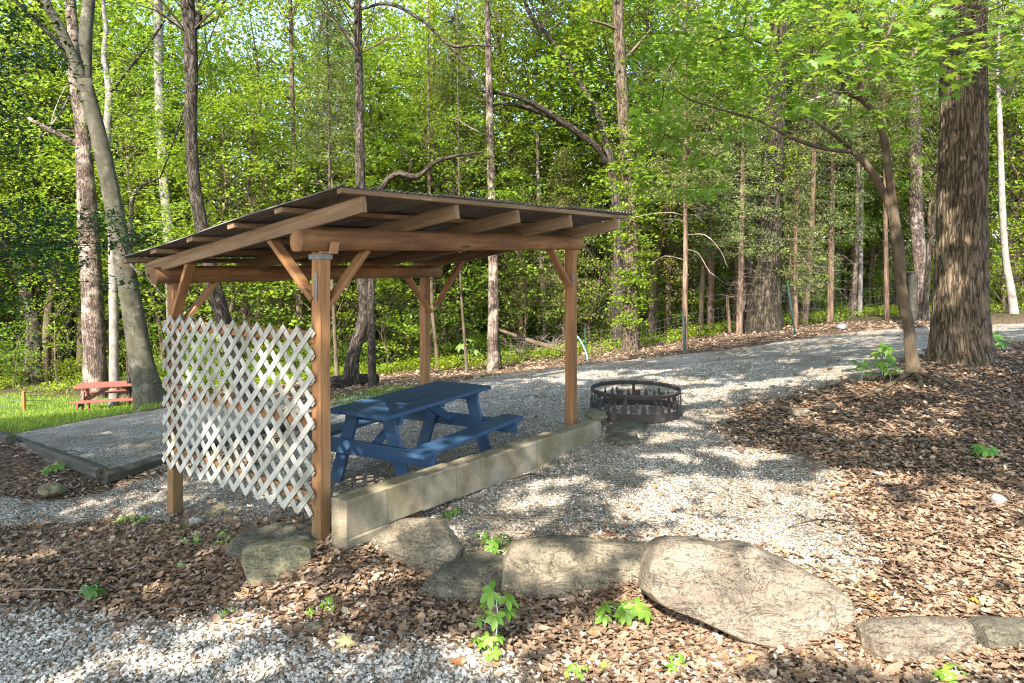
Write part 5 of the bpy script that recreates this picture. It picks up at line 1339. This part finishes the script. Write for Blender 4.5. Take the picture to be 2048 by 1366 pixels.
for k, (px, py, L, lb) in enumerate([(1640, 1055, .5, 'forked dark twig on the sunlit gravel above the largest boulder'), (40, 1200, .9, 'pale bare stick along the edge of the coarse gravel at the far left'), (1060, 960, .3, 'short dark twig on the gravel before the kerb'), (140, 910, .35, 'dark twig lying on the grey tent pad')]):
    g = G(px, py) + ZU * .02; mb = MB(); d = np.array([1, .12, .02])
    tube(mb, [g - d * L / 2, g + np.array([0, .03, .03]), g + d * L / 2], [.007, .008, .004], 5, .1, .2, 9)
    if k == 0: tube(mb, [g, g + np.array([.12, .12, .05]), g + np.array([.2, .05, .02])], [.006, .005, .003], 5, .06)
    tag(mb.build('twig', M['twig'] if k == 1 else M['bark_dark'], None, g, True), lb, 'twig')

# ================================================================ unseen tree canopy behind the photographer, placed and carved to dapple the clearing
LIT = [(1560,1045,215,88,-6),(1800,1190,380,150,0),(1640,960,110,22,-6),(1575,1030,190,62,-8),(1430,1075,150,26,0),(1320,985,110,28,-10),(1290,1030,80,22,0),(1690,1010,90,60,0),(1500,965,120,16,0),(1090,958,62,16,-12),(1040,1000,60,22,-18),(1120,1010,40,14,0),(1000,1075,40,12,0),
  (1850,1120,260,110,0),(1900,1250,320,110,0),(1500,1230,280,85,8),(1750,1190,200,70,0),(1960,1010,120,50,0),(1790,960,90,22,0),(1150,1120,150,18,0),(1080,1150,60,20,0),(1210,1310,330,70,0),(820,1090,110,18,-15),(760,1160,90,14,0),(700,1175,60,14,0),
  (1340,880,70,8,0),(1480,905,80,10,0),(1330,915,60,10,0),(1900,870,70,8,0),
  (140,1340,240,16,-14),(330,1320,150,14,-16),(480,1250,150,16,-8),(600,1235,110,20,-6),(560,1190,120,12,-6),(230,1195,120,9,-12),(700,1290,60,14,0),(520,1340,70,16,-10),
  (420,985,80,12,0),(330,1000,60,10,-8),(470,1010,50,10,0),(560,1012,60,14,0),(120,1020,90,8,-8),(600,1075,50,10,0),
  (1180,748,110,7,0),(1310,742,80,5,0),(1290,795,110,8,-6),(1440,790,120,10,-10),(1590,765,110,7,-6),(1700,742,90,6,-5),(1450,825,90,8,-10),(1230,775,60,5,0),(1080,760,70,6,0),(1380,762,90,5,0),(1350,850,50,6,0),
  (1060,800,60,6,0),(1090,790,50,8,0),(700,900,30,8,0),(800,910,45,6,0),(1640,700,90,5,-5),(1800,700,80,5,-5),(1980,655,90,10,-3),(2000,700,60,6,0),(1240,720,60,4,0),(690,1010,20,20,0),(880,985,30,6,-18),(1000,945,30,5,-18),(590,820,40,8,0),(560,790,60,6,0)]
def lit(px, py):
    r = np.zeros(px.shape, bool)
    for (cx, cy, a, b, an) in LIT:
        t = math.radians(an); dx, dy = px - cx, py - cy
        u = (dx * math.cos(t) + dy * math.sin(t)) / a; v = (-dx * math.sin(t) + dy * math.cos(t)) / b
        r |= u * u + v * v < 1
    return r
NCL = 5200; PER = 30
tx = rng.uniform(-11, 12, NCL); ty = rng.uniform(1.0, 15.5, NCL); tz = gz(tx, ty)
zc = rng.uniform(6.2, 10.5, NCL)
c = np.stack([tx, ty, tz], -1) + SUNV[None] * ((zc - tz) / SUNV[2])[:, None]
need = 2.1 + .385 * np.maximum(c[:, 1], 0) + .9
k = c[:, 2] > need; c = c[k]
p = clump_pts(c, rng.uniform(.35, .6, len(c)), PER, .2, .2)
hit = p - SUNV[None] * ((p[:, 2] - .05) / SUNV[2])[:, None]
for _ in range(2):
    h = gz(np.clip(hit[:, 0], -14, 14), np.clip(hit[:, 1], -2, 20)); hit = p - SUNV[None] * ((p[:, 2] - h) / SUNV[2])[:, None]
hx, hy = proj(hit)
wob = fbm(np.stack([hit[:, 0] * 2.2, hit[:, 1] * 2.2, 0 * hx], -1), 63, 3)
L = lit(hx + wob * 60, hy + wob * np.clip((hy - 560) * .06, 3, 30)) & (hit[:, 1] > 3.0)
SUNNY = [(1800,60,5.3,.75),(1880,100,5.2,.6),(1720,130,5.5,.6),(1960,80,5.4,.5),(1600,40,9.5,.9),(1750,40,9.5,.8),(1450,60,9.5,.6),(1560,770/3,9.0,.25),
  (440,905,6.4,.16),(560,760,5.9,.16),(470,820,6.3,.10),(1900,560,10.2,.22),(1830,690,9.3,.22),(700,905,6.4,.10),(1000,480,6.8,.12),(830,480,6.2,.10),(665,1040,5.2,.12),(1780,420,9.4,.2),(300,480,15,.3)]
for (a_, b_, d_, r_r) in SUNNY:
    q = P(a_, b_, d_); w_ = p - q; al = w_ @ SUNV; di = np.linalg.norm(w_ - al[:, None] * SUNV, axis=1); L |= (di < r_r) & (al > 0)  # crown gaps carved along the sun's path to light these spots
speck = fbm(np.stack([hit[:, 0] * 2.6, hit[:, 1] * 2.6, 0 * hx], -1), 71, 2) > .42
keep = np.where(L, rng.random(len(p)) < .02, True) & ~(speck & (rng.random(len(p)) < .7)); p = p[keep]
homes = [(-6.5, -3.5, 'broad shade tree standing behind the photographer on the left, its unseen crown shaped to dapple the shelter'), (3.2, -4.2, 'broad shade tree standing behind the photographer on the right, its unseen crown shaped to dapple the gravel'), (9.2, 1.5, 'shade tree standing outside the picture on the right, its unseen crown shaped to dapple the oak')]
own = np.argmin(np.stack([(p[:, 0] - h[0]) ** 2 + (p[:, 1] - h[1]) ** 2 for h in homes]), 0)
for i, (hx_, hy_, lb) in enumerate(homes):
    q = p[own == i]; g = np.array([hx_, hy_, float(gz(hx_, hy_))]); r = tag(empty('shade_tree', g), lb, 'tree'); mb = MB()
    tube(mb, [g - ZU * .3, g + ZU * 3, g + np.array([.1, .2, 9.5])], [.32, .26, .10], 14, .3, .1, 4, seed=i, flare=.3); mb.build('trunk', M['bark_oak'], r, g, True)
    mb = MB()
    for e in q[rng.integers(0, len(q), 60)]:
        b = g + ZU * rng.uniform(4, 8.5); tube(mb, [b, b * .4 + e * .6 + ZU * .2, e], [.05, .03, .006], 5, .6, cap=False)
    mb.build('branches', M['bark_oak'], r, g, True)
    link('crown', leaf_mesh('crown', q - g, .17, MID, M['leaf'], .4, .7, .25), r)

# ================================================================ camera, light, sky
cam = bpy.data.cameras.new('camera'); co = bpy.data.objects.new('camera', cam); COL.objects.link(co)
cam.sensor_width = 36; cam.lens = F / 2048 * 36; co.location = (0, 0, H); co.rotation_euler = (PI / 2, 0, 0)
cam.shift_y = (YH - 683) / 2048; cam.clip_end = 600; cam.clip_start = .05
SC.camera = co
sl = bpy.data.lights.new('sun', 'SUN'); so = bpy.data.objects.new('sun', sl); COL.objects.link(so)
sl.energy = 3.2; sl.angle = math.radians(.53); sl.color = (1, .93, .82)
so.rotation_euler = Vector(tuple(-SUNV)).to_track_quat('-Z', 'Y').to_euler(); so.location = tuple(SUNV * 60)
w = bpy.data.worlds.new('World'); SC.world = w; w.use_nodes = True; nt = w.node_tree; nt.nodes.clear()
sk = nt.nodes.new('ShaderNodeTexSky'); sk.sky_type = 'NISHITA'; sk.sun_disc = False; sk.sun_elevation = SUN_EL; sk.sun_rotation = math.atan2(SUNV[0], SUNV[1])
sk.air_density = 1.0; sk.dust_density = 1.4; sk.ozone_density = 1.2
bg = nt.nodes.new('ShaderNodeBackground'); bg.inputs[1].default_value = .15; ow = nt.nodes.new('ShaderNodeOutputWorld')
nt.links.new(sk.outputs[0], bg.inputs[0]); nt.links.new(bg.outputs[0], ow.inputs[0])
SC.view_settings.view_transform = 'Standard'; SC.view_settings.look = 'None'; SC.view_settings.gamma = 1; SC.view_settings.exposure = 2.45
cy = SC.cycles; cy.max_bounces = 8; cy.diffuse_bounces = 6; cy.glossy_bounces = 2; cy.transmission_bounces = 4; cy.caustics_reflective = False; cy.caustics_refractive = False
cy.use_denoising = True; cy.denoiser = 'OPENIMAGEDENOISE'; cy.denoising_input_passes = 'RGB_ALBEDO_NORMAL'; cy.denoising_prefilter = 'NONE'; cy.filter_width = 1.15; cy.sample_clamp_indirect = 4; cy.use_adaptive_sampling = False
